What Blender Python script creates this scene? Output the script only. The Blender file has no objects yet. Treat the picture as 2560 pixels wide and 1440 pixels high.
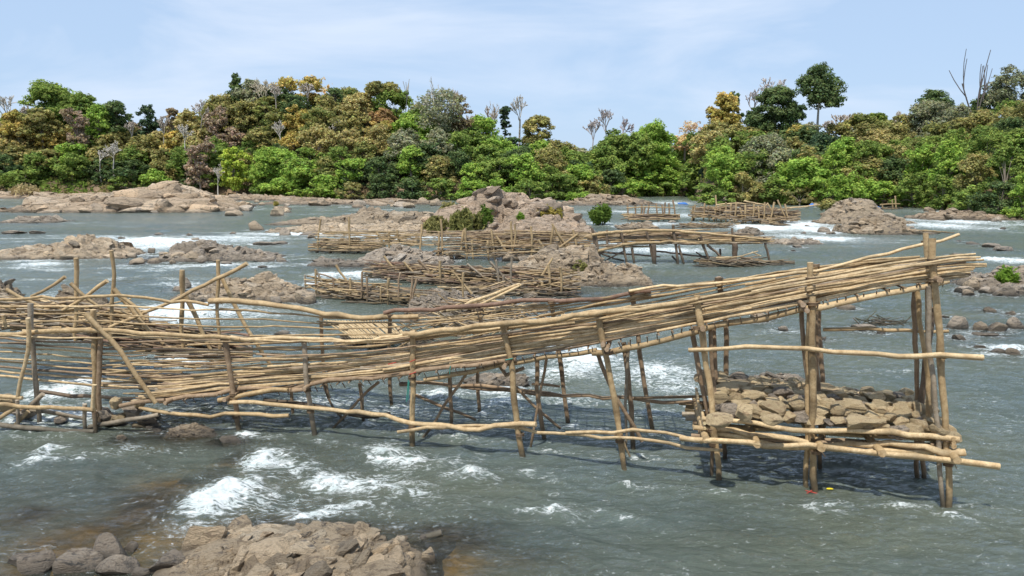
import bpy, math, random
import numpy as np
from mathutils import Vector
C = bpy.context.scene
COL = C.collection
PI = math.pi
# ------------------------------------------------------------------ camera, sky, sun
F = 1850.0; H = 5.0; HOR = 440.0
PITCH = math.atan((720 - HOR) / F)
cd = bpy.data.cameras.new('camera'); cam = bpy.data.objects.new('camera', cd); COL.objects.link(cam)
cam.location = (0, 0, H); cam.rotation_euler = (PI / 2 - PITCH, 0, 0)
cd.sensor_width = 36; cd.lens = 36 * F / 2560; cd.clip_start = 0.1; cd.clip_end = 6000
C.camera = cam
SUN_EL, SUN_AZ = math.radians(65), math.radians(205)      # azimuth clockwise from +Y: behind the camera, a little left
W = bpy.data.worlds.new("World"); C.world = W; W.use_nodes = True
nt = W.node_tree; N = nt.nodes; L = nt.links; N.clear()
out = N.new('ShaderNodeOutputWorld'); bg = N.new('ShaderNodeBackground'); bg.inputs['Strength'].default_value = 0.098
sky = N.new('ShaderNodeTexSky'); sky.sky_type = 'NISHITA'; sky.sun_disc = False
sky.sun_elevation = SUN_EL; sky.sun_rotation = SUN_AZ; sky.air_density = 1.0; sky.dust_density = 0.6; sky.ozone_density = 1.6
geo = N.new('ShaderNodeTexCoord')
mp = N.new('ShaderNodeMapping'); mp.inputs['Scale'].default_value = (1.0, 1.0, 4.2); mp.inputs['Rotation'].default_value = (0, .12, 0)
n1 = N.new('ShaderNodeTexNoise'); n1.inputs['Scale'].default_value = 2.1; n1.inputs['Detail'].default_value = 9; n1.inputs['Roughness'].default_value = .55
n1.inputs['Distortion'].default_value = .5
cr = N.new('ShaderNodeValToRGB'); cr.color_ramp.elements[0].position = .47; cr.color_ramp.elements[1].position = .72
cr.color_ramp.elements[1].color = (.85, .85, .85, 1)
mx = N.new('ShaderNodeMixRGB'); mx.inputs[2].default_value = (6.6, 7.4, 8.7, 1)
veil = N.new('ShaderNodeMixRGB'); veil.inputs[0].default_value = .78; veil.inputs[2].default_value = (4.45, 5.95, 8.2, 1)
L.new(geo.outputs['Generated'], mp.inputs[0]); L.new(mp.outputs[0], n1.inputs[0]); L.new(n1.outputs[0], cr.inputs[0])
L.new(sky.outputs[0], veil.inputs[1]); L.new(veil.outputs[0], mx.inputs[1]); L.new(cr.outputs[0], mx.inputs[0]); L.new(mx.outputs[0], bg.inputs[0]); L.new(bg.outputs[0], out.inputs[0])
sd = bpy.data.lights.new('sun', 'SUN'); sd.energy = 3.9; sd.angle = math.radians(0.6); sd.color = (1, .95, .86)
so = bpy.data.objects.new('sun', sd); COL.objects.link(so)
sdir = Vector((math.sin(SUN_AZ) * math.cos(SUN_EL), math.cos(SUN_AZ) * math.cos(SUN_EL), math.sin(SUN_EL)))
so.rotation_euler = sdir.to_track_quat('Z', 'Y').to_euler(); so.location = (0, 0, 60)
C.view_settings.view_transform = 'Standard'; C.view_settings.look = 'None'; C.view_settings.exposure = 0.32; C.view_settings.gamma = 1
C.render.engine = 'CYCLES'; C.cycles.max_bounces = 6; C.cycles.transparent_max_bounces = 8; C.cycles.volume_bounces = 0
C.cycles.use_denoising = True

# ------------------------------------------------------------------ measuring helpers (photo pixels 2560 x 1440)
ca, sa = math.cos(PITCH), math.sin(PITCH)
def ray(px, py):
    x = (px - 1280) / F; y = (720 - py) / F
    return np.array((x, ca + y * sa, -sa + y * ca))
def at(px, py, Y):                                   # point of that ray at ground distance Y
    d = ray(px, py); t = Y / d[1]; return np.array((d[0] * t, Y, H + d[2] * t))
def gp(px, py, z=0.0):                               # point of that ray at height z
    d = ray(px, py); t = (z - H) / d[2]; return np.array((d[0] * t, d[1] * t, z))
def gy(py): return gp(1280, py)[1]
def proj(p):
    x, y, z = p[0], p[1], p[2] - H
    dep = y * ca - z * sa; up = y * sa + z * ca
    return 1280 + F * x / dep, 720 - F * up / dep
def interp(tab):
    xs = [a for a, b in tab]; ys = [b for a, b in tab]
    return lambda x: float(np.interp(x, xs, ys))

# ------------------------------------------------------------------ noise (numpy)
def _h(ix, iy, s):
    with np.errstate(over='ignore'):
        n = (ix.astype(np.int64) * 374761393 + iy.astype(np.int64) * 668265263 + s * 974634777) & 0x7fffffff
        n = ((n ^ (n >> 13)) * 1274126177) & 0x7fffffff
        n = (n ^ (n >> 16)) & 0x7fffffff
    return (n % 100003) / 100003.0
def vnoise(x, y, s=0):
    ix = np.floor(x); iy = np.floor(y); fx = x - ix; fy = y - iy
    ix = ix.astype(np.int64); iy = iy.astype(np.int64)
    fx = fx * fx * (3 - 2 * fx); fy = fy * fy * (3 - 2 * fy)
    a = _h(ix, iy, s); b = _h(ix + 1, iy, s); c = _h(ix, iy + 1, s); d = _h(ix + 1, iy + 1, s)
    return (a * (1 - fx) + b * fx) * (1 - fy) + (c * (1 - fx) + d * fx) * fy
def fbm(x, y, s=0, o=4, g=.5):
    r = 0; a = 1; t = 0
    for k in range(o):
        r = r + a * vnoise(x * 2 ** k + 17.3 * k, y * 2 ** k - 9.1 * k, s + k); t += a; a *= g
    return r / t
def cells(x, y, s):                                  # tilted blocks: height value, distance to block edge
    ix = np.floor(x).astype(np.int64); iy = np.floor(y).astype(np.int64)
    b1 = np.full(x.shape, 9.); b2 = np.full(x.shape, 9.); v = np.zeros(x.shape)
    for i in (-1, 0, 1):
        for j in (-1, 0, 1):
            cx = ix + i; cy = iy + j
            px = cx + _h(cx, cy, s); py = cy + _h(cx, cy, s + 1)
            dx = x - px; dy = y - py; d = dx * dx + dy * dy
            hh = _h(cx, cy, s + 2) - .5 + dx * (_h(cx, cy, s + 3) - .5) * 1.3 + dy * (_h(cx, cy, s + 4) - .5) * 1.3
            m = d < b1
            b2 = np.where(m, b1, np.minimum(b2, d)); v = np.where(m, hh, v); b1 = np.where(m, d, b1)
    return v, np.sqrt(b2) - np.sqrt(b1)

# ------------------------------------------------------------------ mesh + object helpers
def mesh_np(name, V, Fq, tint=None, smooth=False, extra=None):
    me = bpy.data.meshes.new(name)
    V = np.asarray(V, dtype=np.float32)
    if isinstance(Fq, np.ndarray):
        k = Fq.shape[1]; n = len(Fq)
        me.vertices.add(len(V)); me.vertices.foreach_set('co', V.ravel())
        me.loops.add(n * k); me.loops.foreach_set('vertex_index', Fq.astype(np.int32).ravel())
        me.polygons.add(n); me.polygons.foreach_set('loop_start', np.arange(0, n * k, k, dtype=np.int32))
        me.polygons.foreach_set('loop_total', np.full(n, k, dtype=np.int32))
    else:
        me.from_pydata(V.tolist(), [], Fq)
    me.update(calc_edges=True)
    me.polygons.foreach_set('use_smooth', np.full(len(me.polygons), smooth))
    if tint is not None:
        a = me.color_attributes.new('tint', 'FLOAT_COLOR', 'POINT')
        t = np.ones((len(V), 4), dtype=np.float32); t[:, :3] = tint
        a.data.foreach_set('color', t.ravel())
    for k, v in (extra or {}).items():
        a = me.attributes.new(k, 'FLOAT', 'POINT'); a.data.foreach_set('value', np.asarray(v, dtype=np.float32).ravel())
    me.validate()
    return me
def tag(o, label=None, cat=None, group=None, kind=None):
    if label: o['label'] = label
    if cat: o['category'] = cat
    if group: o['group'] = group
    if kind: o['kind'] = kind
    return o
def link(name, me, m, parent=None, loc=None):
    o = bpy.data.objects.new(name, me); COL.objects.link(o)
    if m: me.materials.append(m)
    if parent: o.parent = parent
    if loc is not None: o.location = loc
    return o
def empty(name, loc):
    o = bpy.data.objects.new(name, None); COL.objects.link(o); o.location = loc; o.empty_display_size = .3
    return o
class MB:                                            # collects tubes, builds ONE mesh
    def __init__(s): s.v = []; s.f = []; s.t = []
    def tube(s, pts, r0, r1=None, tint=(.4, .3, .2), n=6, wob=0., rings=0., rng=random, seg=None):
        pts = [np.array(p, float) for p in pts]
        if r1 is None: r1 = r0 * .8
        Ls = [0]
        for a, b in zip(pts, pts[1:]): Ls.append(Ls[-1] + np.linalg.norm(b - a))
        T = max(Ls[-1], 1e-6)
        if seg is None: seg = max(1, min(40, int(T / .28)))
        ts = sorted(set([i / seg for i in range(seg + 1)]))
        P = []
        for q in ts:
            P.append([np.interp(q * T, Ls, [p[k] for p in pts]) for k in range(3)])
        P = np.array(P)
        if len(P) > 3:
            for _ in range(2): P[1:-1] = (P[:-2] + 2 * P[1:-1] + P[2:]) / 4
        if wob:
            w = np.cumsum(np.array([[rng.gauss(0, 1) for k in range(3)] for _ in ts]), 0)
            w = w - w[0] - np.outer(np.array(ts), w[-1] - w[0]); P = P + w * wob
        base = len(s.v); tint = np.array(tint)
        ph = rng.random() * 6
        for i, p in enumerate(P):
            d = P[min(i + 1, len(P) - 1)] - P[max(i - 1, 0)]; d = d / (np.linalg.norm(d) + 1e-9)
            u = np.cross(d, (0, 0, 1) if abs(d[2]) < .9 else (1, 0, 0)); u /= np.linalg.norm(u); w2 = np.cross(d, u)
            r = r0 + (r1 - r0) * ts[i]
            r *= 1 + rng.uniform(-.07, .07)
            tt = tint * rng.uniform(.86, 1.1)
            if rings and rng.random() < rings: r *= 1.16; tt = tint * .6
            for k in range(n):
                a = ph + 2 * PI * k / n; rr = r * (1 + .08 * math.sin(3 * a + ph))
                s.v.append(p + (u * math.cos(a) + w2 * math.sin(a)) * rr); s.t.append(tt)
        m = len(P)
        for i in range(m - 1):
            for k in range(n):
                a = base + i * n + k; b = base + i * n + (k + 1) % n
                s.f.append((a, b, b + n, a + n))
        cut = np.minimum(tint * 1.25 + .03, .75)
        for e, (o0, rev) in enumerate(((base, True), (base + (m - 1) * n, False))):
            c0 = len(s.v)
            for k in range(n): s.v.append(s.v[o0 + k].copy()); s.t.append(cut)
            fc = list(range(c0, c0 + n)); s.f.append(tuple(reversed(fc)) if not rev else tuple(fc))
    def build(s, name, m, parent=None, smooth=True):
        org = np.array(parent.location) if parent else np.zeros(3)
        V = np.array(s.v)
        if not parent:
            org = np.array((V[:, 0].mean(), V[:, 1].mean(), V[:, 2].min()))
        me = mesh_np(name, V - org, s.f, np.array(s.t), smooth)
        return link(name, me, m, parent, None if parent else org)
def stick(name, pts, r0, r1, tint, m, parent, rng, wob=.012, rings=0., n=6):
    b = MB(); b.tube(pts, r0, r1, tint, n, wob, rings, rng); return b.build(name, m, parent)

# ------------------------------------------------------------------ materials
def mat(name):
    m = bpy.data.materials.new(name); m.use_nodes = True; t = m.node_tree; t.nodes.clear()
    o = t.nodes.new('ShaderNodeOutputMaterial'); return m, t.nodes, t.links, o
def nn(nodes, typ, **kw):
    n = nodes.new(typ)
    for k, v in kw.items(): n.inputs[k.replace('_', ' ')].default_value = v
    return n
def mixc(nodes, links, fac, a, b, mode='MIX'):
    n = nodes.new('ShaderNodeMixRGB'); n.blend_type = mode
    for i, q in enumerate((fac, a, b)):
        if isinstance(q, (int, float)): n.inputs[i].default_value = q
        elif isinstance(q, tuple): n.inputs[i].default_value = q + (1,) if len(q) == 3 else q
        else: links.new(q, n.inputs[i])
    return n.outputs[0]
def ramp(nodes, links, src, a, b, ca_=(0, 0, 0, 1), cb=(1, 1, 1, 1)):
    r = nodes.new('ShaderNodeValToRGB'); r.color_ramp.elements[0].position = a; r.color_ramp.elements[1].position = b
    r.color_ramp.elements[0].color = ca_; r.color_ramp.elements[1].color = cb; links.new(src, r.inputs[0]); return r.outputs[0]
def wetness(nodes, links, lo, hi, nz):
    g = nodes.new('ShaderNodeNewGeometry'); s = nodes.new('ShaderNodeSeparateXYZ'); links.new(g.outputs['Position'], s.inputs[0])
    n = nn(nodes, 'ShaderNodeTexNoise', Scale=nz, Detail=3.0); links.new(g.outputs['Position'], n.inputs[0])
    a = nodes.new('ShaderNodeMath'); a.operation = 'MULTIPLY_ADD'; links.new(n.outputs[0], a.inputs[0]); a.inputs[1].default_value = -(hi - lo) * 1.2; links.new(s.outputs[2], a.inputs[2])
    r = nodes.new('ShaderNodeMapRange'); r.inputs[1].default_value = lo - (hi - lo) * .6; r.inputs[2].default_value = hi - (hi - lo) * .6; r.inputs[3].default_value = 1; r.inputs[4].default_value = 0
    links.new(a.outputs[0], r.inputs[0]); return r.outputs[0]
def make_wood():
    m, nd, lk, o = mat('weathered_wood')
    at_ = nd.new('ShaderNodeAttribute'); at_.attribute_name = 'tint'
    g = nd.new('ShaderNodeNewGeometry')
    n1 = nn(nd, 'ShaderNodeTexNoise', Scale=9., Detail=6., Roughness=.65); lk.new(g.outputs['Position'], n1.inputs[0])
    n2 = nn(nd, 'ShaderNodeTexNoise', Scale=45., Detail=3.); lk.new(g.outputs['Position'], n2.inputs[0])
    c = mixc(nd, lk, ramp(nd, lk, n1.outputs[0], .35, .7), at_.outputs['Color'], (.62, .55, .47), 'MULTIPLY')
    c = mixc(nd, lk, ramp(nd, lk, n2.outputs[0], .5, .75), c, (.7, .66, .6), 'MULTIPLY')
    w = wetness(nd, lk, .08, .42, 5.)
    c = mixc(nd, lk, w, c, mixc(nd, lk, .8, c, (.035, .033, .022)))
    p = nd.new('ShaderNodeBsdfPrincipled'); lk.new(c, p.inputs['Base Color']); p.inputs['Roughness'].default_value = .75
    b = nn(nd, 'ShaderNodeBump', Strength=.8, Distance=.02); lk.new(n1.outputs[0], b.inputs['Height']); lk.new(b.outputs[0], p.inputs['Normal'])
    lk.new(p.outputs[0], o.inputs[0]); return m
WOOD = make_wood()
def make_rock(name, c1, c2, c3, sc=1., greyw=(.45, .62), wet=(.04, .26), crack=.75):
    m, nd, lk, o = mat(name)
    g = nd.new('ShaderNodeNewGeometry')
    mp = nd.new('ShaderNodeMapping'); mp.inputs['Rotation'].default_value = (.35, .2, .5); mp.inputs['Scale'].default_value = (1, 1.6, 3.2); lk.new(g.outputs['Position'], mp.inputs[0])
    n1 = nn(nd, 'ShaderNodeTexNoise', Scale=.55 * sc, Detail=8., Roughness=.62, Distortion=.6); lk.new(g.outputs['Position'], n1.inputs[0])
    n2 = nn(nd, 'ShaderNodeTexNoise', Scale=2.2 * sc, Detail=8., Roughness=.7, Distortion=1.2); lk.new(mp.outputs[0], n2.inputs[0])
    n3 = nn(nd, 'ShaderNodeTexNoise', Scale=14. * sc, Detail=5., Roughness=.7); lk.new(mp.outputs[0], n3.inputs[0])
    v = nn(nd, 'ShaderNodeTexVoronoi', Scale=1.5 * sc); v.feature = 'DISTANCE_TO_EDGE'
    vd = mixc(nd, lk, .45, mp.outputs[0], n2.outputs[1]); lk.new(vd, v.inputs[0])
    c = mixc(nd, lk, ramp(nd, lk, n2.outputs[0], .42, .56), c1, c2)
    c = mixc(nd, lk, ramp(nd, lk, n1.outputs[0], greyw[0], greyw[1]), c, c3)
    n5 = nn(nd, 'ShaderNodeTexNoise', Scale=1.3 * sc, Detail=9., Roughness=.72, Distortion=1.8); lk.new(mp.outputs[0], n5.inputs[0])
    c = mixc(nd, lk, ramp(nd, lk, n5.outputs[0], .525, .57), c, tuple(x * .38 for x in c3))
    c = mixc(nd, lk, ramp(nd, lk, n5.outputs[0], .45, .38), c, tuple(min(.8, x * 1.16 + .01) for x in c1))
    oi = nd.new('ShaderNodeObjectInfo'); hv = nd.new('ShaderNodeHueSaturation'); mr = nd.new('ShaderNodeMapRange'); mr.inputs[3].default_value = .72; mr.inputs[4].default_value = 1.15
    lk.new(oi.outputs['Random'], mr.inputs[0]); lk.new(mr.outputs[0], hv.inputs['Value']); lk.new(c, hv.inputs['Color']); c = hv.outputs[0]
    ta = nd.new('ShaderNodeAttribute'); ta.attribute_name = 'tint'; c = mixc(nd, lk, 1., c, ta.outputs['Color'], 'MULTIPLY')
    c = mixc(nd, lk, ramp(nd, lk, n3.outputs[0], .35, .8), c, (.6, .55, .5), 'MULTIPLY')
    c = mixc(nd, lk, ramp(nd, lk, v.outputs[0], 0., .035), mixc(nd, lk, crack, c, (.05, .042, .035)), c)
    w = wetness(nd, lk, wet[0], wet[1], 1.5)
    c = mixc(nd, lk, w, c, mixc(nd, lk, .75, c, (.05, .047, .04)))
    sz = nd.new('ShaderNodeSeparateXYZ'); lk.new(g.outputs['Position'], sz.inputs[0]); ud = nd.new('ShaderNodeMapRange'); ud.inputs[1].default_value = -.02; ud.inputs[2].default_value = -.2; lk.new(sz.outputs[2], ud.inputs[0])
    c = mixc(nd, lk, ud.outputs[0], c, (.05, .045, .025))  # dimming by murky water, painted into the rock colour below the waterline
    p = nd.new('ShaderNodeBsdfPrincipled'); lk.new(c, p.inputs['Base Color']); p.inputs['Roughness'].default_value = .85
    hh = nd.new('ShaderNodeMath'); hh.operation = 'ADD'; lk.new(n3.outputs[0], hh.inputs[0]); lk.new(n2.outputs[0], hh.inputs[1])
    b = nn(nd, 'ShaderNodeBump', Strength=1., Distance=.2 / sc); lk.new(hh.outputs[0], b.inputs['Height']); lk.new(b.outputs[0], p.inputs['Normal'])
    lk.new(p.outputs[0], o.inputs[0]); return m
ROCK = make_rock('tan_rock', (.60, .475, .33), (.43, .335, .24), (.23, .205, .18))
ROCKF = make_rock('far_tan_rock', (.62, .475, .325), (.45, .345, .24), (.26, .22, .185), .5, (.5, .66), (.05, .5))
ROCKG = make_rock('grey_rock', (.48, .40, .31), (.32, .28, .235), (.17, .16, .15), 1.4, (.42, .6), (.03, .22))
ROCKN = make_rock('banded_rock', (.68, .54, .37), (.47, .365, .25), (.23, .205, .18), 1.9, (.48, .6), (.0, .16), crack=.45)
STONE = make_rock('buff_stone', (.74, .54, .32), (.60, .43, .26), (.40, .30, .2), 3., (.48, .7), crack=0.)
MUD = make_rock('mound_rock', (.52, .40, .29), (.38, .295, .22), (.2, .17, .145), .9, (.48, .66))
def make_leaf():
    m, nd, lk, o = mat('foliage'); a = nd.new('ShaderNodeAttribute'); a.attribute_name = 'tint'
    d = nd.new('ShaderNodeBsdfDiffuse'); t = nd.new('ShaderNodeBsdfTranslucent'); mxs = nd.new('ShaderNodeMixShader'); mxs.inputs[0].default_value = .38
    lk.new(a.outputs[0], d.inputs[0]); lk.new(a.outputs[0], t.inputs[0]); lk.new(d.outputs[0], mxs.inputs[1]); lk.new(t.outputs[0], mxs.inputs[2])
    lk.new(mxs.outputs[0], o.inputs[0]); return m
LEAF = make_leaf()
def make_plain(name, col, rough=.6):
    m, nd, lk, o = mat(name); p = nd.new('ShaderNodeBsdfPrincipled'); n = nn(nd, 'ShaderNodeTexNoise', Scale=6., Detail=4.)
    c = mixc(nd, lk, n.outputs[0], tuple(x * .7 for x in col), col); lk.new(c, p.inputs['Base Color']); p.inputs['Roughness'].default_value = rough
    lk.new(p.outputs[0], o.inputs[0]); return m
TARP = make_plain('blue_sheet', (.03, .16, .5)); ROPE = make_plain('green_cord', (.05, .3, .24)); REDC = make_plain('red_cord', (.5, .06, .04))
YEL = make_plain('yellow_plastic', (.75, .6, .02)); WHITE = make_plain('white_cloth', (.75, .76, .78)); SKIN = make_plain('skin', (.25, .14, .09)); DARKC = make_plain('dark_cloth', (.04, .05, .08))

# ------------------------------------------------------------------ ground (bank + river bed), one sheet
SH = []
for px, py in [(-900, 496), (0, 494), (300, 493), (620, 494), (760, 497), (1000, 499), (1130, 501), (1300, 503), (1500, 498), (1620, 491), (1740, 491), (1760, 509), (1960, 512), (2100, 514), (2250, 516), (2340, 524), (2440, 540), (2560, 550), (3300, 640)]:
    g = gp(px, py); SH.append((g[0] / g[1], g[1]))
SHT = np.array(SH)
def shore(X, Y): return np.interp(X / np.maximum(Y, 5), SHT[:, 0], SHT[:, 1])
HTab = [(-900, 330), (0, 335), (180, 318), (300, 338), (390, 378), (470, 335), (560, 290), (640, 262), (850, 272), (960, 292), (1060, 318), (1150, 352), (1300, 405), (1420, 428), (1520, 415), (1640, 380), (1760, 380), (1950, 395), (2080, 398), (2250, 388), (2450, 378), (3300, 378)]
HX = np.array([(a - 1280) / F for a, b in HTab]); HZ = np.array([H + (440 - b) / F * 208 for a, b in HTab])
def terrain(X, Y):
    X = np.asarray(X, float); Y = np.asarray(Y, float)
    s = shore(X, Y); d = Y - s
    az = X / np.maximum(Y, 5)
    top = np.interp(az, HX, HZ)
    rise = np.clip(d / 40, 0, 1.4); rise = np.where(rise < 1, rise * rise * (3 - 2 * rise) * .35 + rise * .65, 1)
    bank = -1.2 + 2.3 * np.clip((d + 5) / 9, 0, 1) + rise * (top - 2.0)
    bank = bank + (fbm(X * .08, Y * .08, 5) - .5) * np.clip(d + 6, 0, 10) * .22 + (fbm(X * .5, Y * .5, 9) - .5) * np.clip(d + 9, 0, 4) * .18
    near = np.clip((7.4 - Y) / 7.4, -1, 1.0) * 4.2                        # the near bank the camera stands on
    near = np.where(near > -.01, near + (fbm(X * .7, Y * .7, 3) - .5) * .5 - .15, near - .6)
    bed = -.55 - .5 * np.clip((Y - 8) / 6, 0, 1) + (fbm(X * .6, Y * .6, 31, 4) - .5) * .35
    bed = np.where(X < 1.5, bed + .38 * np.clip((13 - Y) / 4, 0, 1) * np.clip((1.5 - X) / 3, 0, 1), bed)
    z = np.where(Y < 7.6, np.maximum(near, bed), np.where(d > -8, np.maximum(bank, bed), bed))
    return z
def grid_mesh(name, X, Y, Z, smooth=True, tint=None, extra=None):
    nr, nc = X.shape; V = np.stack([X.ravel(), Y.ravel(), Z.ravel()], 1)
    i = np.arange(nr - 1)[:, None] * nc + np.arange(nc - 1)[None, :]
    Fq = np.stack([i, i + 1, i + nc + 1, i + nc], -1).reshape(-1, 4)
    return mesh_np(name, V, Fq, tint, smooth, extra)
ys = np.concatenate([np.linspace(-25, 7, 20), np.linspace(7.3, 22, 60), np.linspace(23, 75, 40), np.linspace(76, 260, 160), np.linspace(265, 900, 30)])
xs = np.linspace(-1, 1, 300)
Yg = np.repeat(ys[:, None], 300, 1); Xg = xs[None, :] * (np.abs(Yg) * 1.0 + 22)
me = grid_mesh('ground', Xg, Yg, terrain(Xg, Yg))
def make_ground():
    m, nd, lk, o = mat('bank_soil'); g = nd.new('ShaderNodeNewGeometry')
    n1 = nn(nd, 'ShaderNodeTexNoise', Scale=.12, Detail=8., Roughness=.7); lk.new(g.outputs['Position'], n1.inputs[0])
    n2 = nn(nd, 'ShaderNodeTexNoise', Scale=2.2, Detail=8., Roughness=.7); lk.new(g.outputs['Position'], n2.inputs[0])
    c = mixc(nd, lk, ramp(nd, lk, n1.outputs[0], .4, .6), (.36, .26, .17), (.2, .13, .075))
    c = mixc(nd, lk, ramp(nd, lk, n2.outputs[0], .35, .7), c, (.55, .5, .42), 'MULTIPLY')
    s = nd.new('ShaderNodeSeparateXYZ'); lk.new(g.outputs['Position'], s.inputs[0])
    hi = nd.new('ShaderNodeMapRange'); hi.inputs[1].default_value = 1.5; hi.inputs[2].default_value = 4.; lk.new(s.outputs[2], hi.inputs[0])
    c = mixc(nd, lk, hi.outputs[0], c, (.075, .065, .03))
    lo = nd.new('ShaderNodeMapRange'); lo.inputs[1].default_value = .1; lo.inputs[2].default_value = -.15; lk.new(s.outputs[2], lo.inputs[0])
    wetc = mixc(nd, lk, ramp(nd, lk, n2.outputs[0], .4, .62), (.44, .29, .10), (.17, .13, .065))
    c = mixc(nd, lk, lo.outputs[0], c, wetc)
    p = nd.new('ShaderNodeBsdfPrincipled'); lk.new(c, p.inputs['Base Color']); p.inputs['Roughness'].default_value = .9
    b = nn(nd, 'ShaderNodeBump', Strength=.8, Distance=.3); lk.new(n2.outputs[0], b.inputs['Height']); lk.new(b.outputs[0], p.inputs['Normal'])
    lk.new(p.outputs[0], o.inputs[0]); return m
tag(link('ground', me, make_ground()), kind='structure')

# ------------------------------------------------------------------ rocks
OUT = []                                             # (X centre, Y centre, half width, half depth) for shallows and wakes
LAND = []                                            # (px, py, phrase) landmarks used by the automatic labels
_cprotos = []
def outcrop(label, prof, base, depth, m=None, seed=1, rv=.45, amp=.3, cell=None, flat=.9, res=None, shallow=1., name='rock_outcrop', phrase=None, Y0=None, pw=3.0, chunks=1.):
    m = m or ROCK
    p0, p1 = prof[0][0], prof[-1][0]
    if Y0 is None: Y0 = gy(base)
    Yr = Y0 + depth * rv
    xr = [at(p, base, Yr)[0] for p, _ in prof]; zr = [at(p, y, Yr)[2] for p, y in prof]
    X0, X1 = xr[0], xr[-1]; wid = X1 - X0; hmax = max(max(zr), .05)
    nu = res or int(min(330, max(50, (p1 - p0) / 2560 * 1024 * 1.5))); nv = max(30, min(170, int(nu * depth / wid * 1.1)))
    u, v = np.meshgrid(np.linspace(-.06, 1.06, nu), np.linspace(-.12, 1.12, nv))
    X = X0 + u * wid; Y = Y0 + v * depth
    wx = X + (fbm(X / wid * 5, Y / wid * 5, seed) - .5) * wid * .05
    zp = np.interp(wx, xr, zr)
    vv = np.where(v < rv, (rv - v) / rv, (v - rv) / (1 - rv)) + (fbm(X / depth * 2.2, Y / depth * 2.2 + 7, seed + 3) - .5) * .45 * np.clip(1 - np.exp(-np.abs(v - rv) * 6), 0, 1)
    vv = np.clip(vv, 0, 1.4); S = 1 - vv ** (pw * .8)
    z = zp * np.clip(S, -1, 1)
    cs = cell or max(wid, depth) / 9
    k = np.clip(zp / hmax + .25, .2, 1) * hmax
    pxg = 1280 + F * X / (Y * ca + H * sa); pyl = np.interp(pxg, [a for a, _ in prof], [b for _, b in prof])
    yy = (720 - pyl) / F; zl = H + Y * (-sa + yy * ca) / (ca + yy * sa)
    lim = np.clip(np.minimum(zp * 1.04 + .05 * hmax, zl), -.5, None)
    lim = np.minimum(lim, zp * (1 - np.clip(vv, 0, 1.2) ** 3.2) + .06 * hmax)
    am0 = amp; amp = min(.92, amp + .28) if amp > .2 else amp
    ja = (fbm(X / cs * 1.2, Y / cs * 1.2, seed + 40) - .5) * .8
    qx = (X * .9 + Y * .4) / cs * 1.1 + ja; qy = (Y * .9 - X * .4) / cs * 1.5
    cA, eA = cells(qx, qy, seed + 71); cB, eB = cells(qx * 2.3, qy * 2.3, seed + 83)
    lim = np.where(lim > 0, lim * (1 + amp * (.42 * (cA - .25) + .22 * cB - .28 * np.exp(-eA * 9))), lim)
    z = lim * (1 - .62 * amp) + (fbm(X / cs * 1.3, Y / cs * 1.9, seed + 50, 5) - .55) * k * amp * 1.3; zb = z.copy()
    rg = random.Random(seed * 31 + 5); Xf = X[0]; Yf = Y[:, 0]; ang0 = rg.uniform(-.5, .5)
    area = wid * depth; nb = int(min(700, max(30, area / (cs * cs * .075))))
    for _ in range(nb):
        uu = rg.random(); q = rg.random(); sc_ = cs * (.2 + .8 * q ** 4)
        vc = rg.uniform(.02, .9); xc = X0 + uu * wid; yc = Y0 + vc * depth
        la = sc_ * rg.uniform(.5, .95); lb = sc_ * rg.uniform(.25, .55); R_ = la * 1.35
        i0, i1 = np.searchsorted(Xf, [xc - R_, xc + R_]); j0, j1 = np.searchsorted(Yf, [yc - R_, yc + R_])
        if i1 - i0 < 2 or j1 - j0 < 2: continue
        jc, ic = min(np.searchsorted(Yf, yc), nv - 1), min(np.searchsorted(Xf, xc), nu - 1)
        zc = zb[jc, ic]
        if zc < -.3 or lim[jc, ic] < 0: continue
        th = ang0 + rg.gauss(0, .35); ct, st_ = math.cos(th), math.sin(th)
        dx = X[j0:j1, i0:i1] - xc; dy = Y[j0:j1, i0:i1] - yc
        p_ = dx * ct + dy * st_; q_ = -dx * st_ + dy * ct
        kk = k[jc, ic]; rise = min(kk * amp * rg.uniform(.1, 1.2), lb * 1.3) * (.6 + .4 * q)
        top = zc + max((lim[jc, ic] - zc) * rg.uniform(.1, 1.08) * (1 if q < .8 else .75), .02 * kk) + p_ * rg.uniform(-1, 1) * min(.35, .22 * kk / la) + q_ * rg.uniform(-.5, 1) * min(.6, .3 * kk / lb)
        hb = top
        for m3 in range(6):
            an = m3 * PI / 3 + rg.uniform(-.35, .35); nx, ny = math.cos(an), math.sin(an)
            dd = math.hypot(la * nx, lb * ny) * rg.uniform(.75, 1.05)
            hb = np.minimum(hb, top + (dd - nx * p_ - ny * q_) * rg.uniform(1.2, 4.5))
        z[j0:j1, i0:i1] = np.maximum(z[j0:j1, i0:i1], hb)
    over = z - lim - .05 * hmax; z = np.where(over > 0, z - over * .45, z)
    z = z + (fbm(X / cs * 9, Y / cs * 9, seed + 60, 3) - .5) * k * amp * .10
    ed = np.minimum(np.clip((u + .06) / .06, 0, 1), np.clip((1.06 - u) / .06, 0, 1)) * np.minimum(np.clip((v + .12) / .12, 0, 1), np.clip((1.12 - v) / .12, 0, 1))
    z = np.where(ed < 1, np.minimum(z, z * ed + (-.5) * (1 - ed)), z)
    z = np.maximum(z, -.55)
    cx0, cy0 = (X0 + X1) / 2, Y0 + depth / 2
    V0 = np.stack([X.ravel(), Y.ravel(), z.ravel()], 1); i_ = np.arange(X.shape[0] - 1)[:, None] * nu + np.arange(nu - 1)[None, :]
    Q0 = np.stack([i_, i_ + 1, i_ + nu + 1, i_ + nu], -1).reshape(-1, 4); F0 = np.concatenate([Q0[:, [0, 1, 2]], Q0[:, [0, 2, 3]]])
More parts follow.
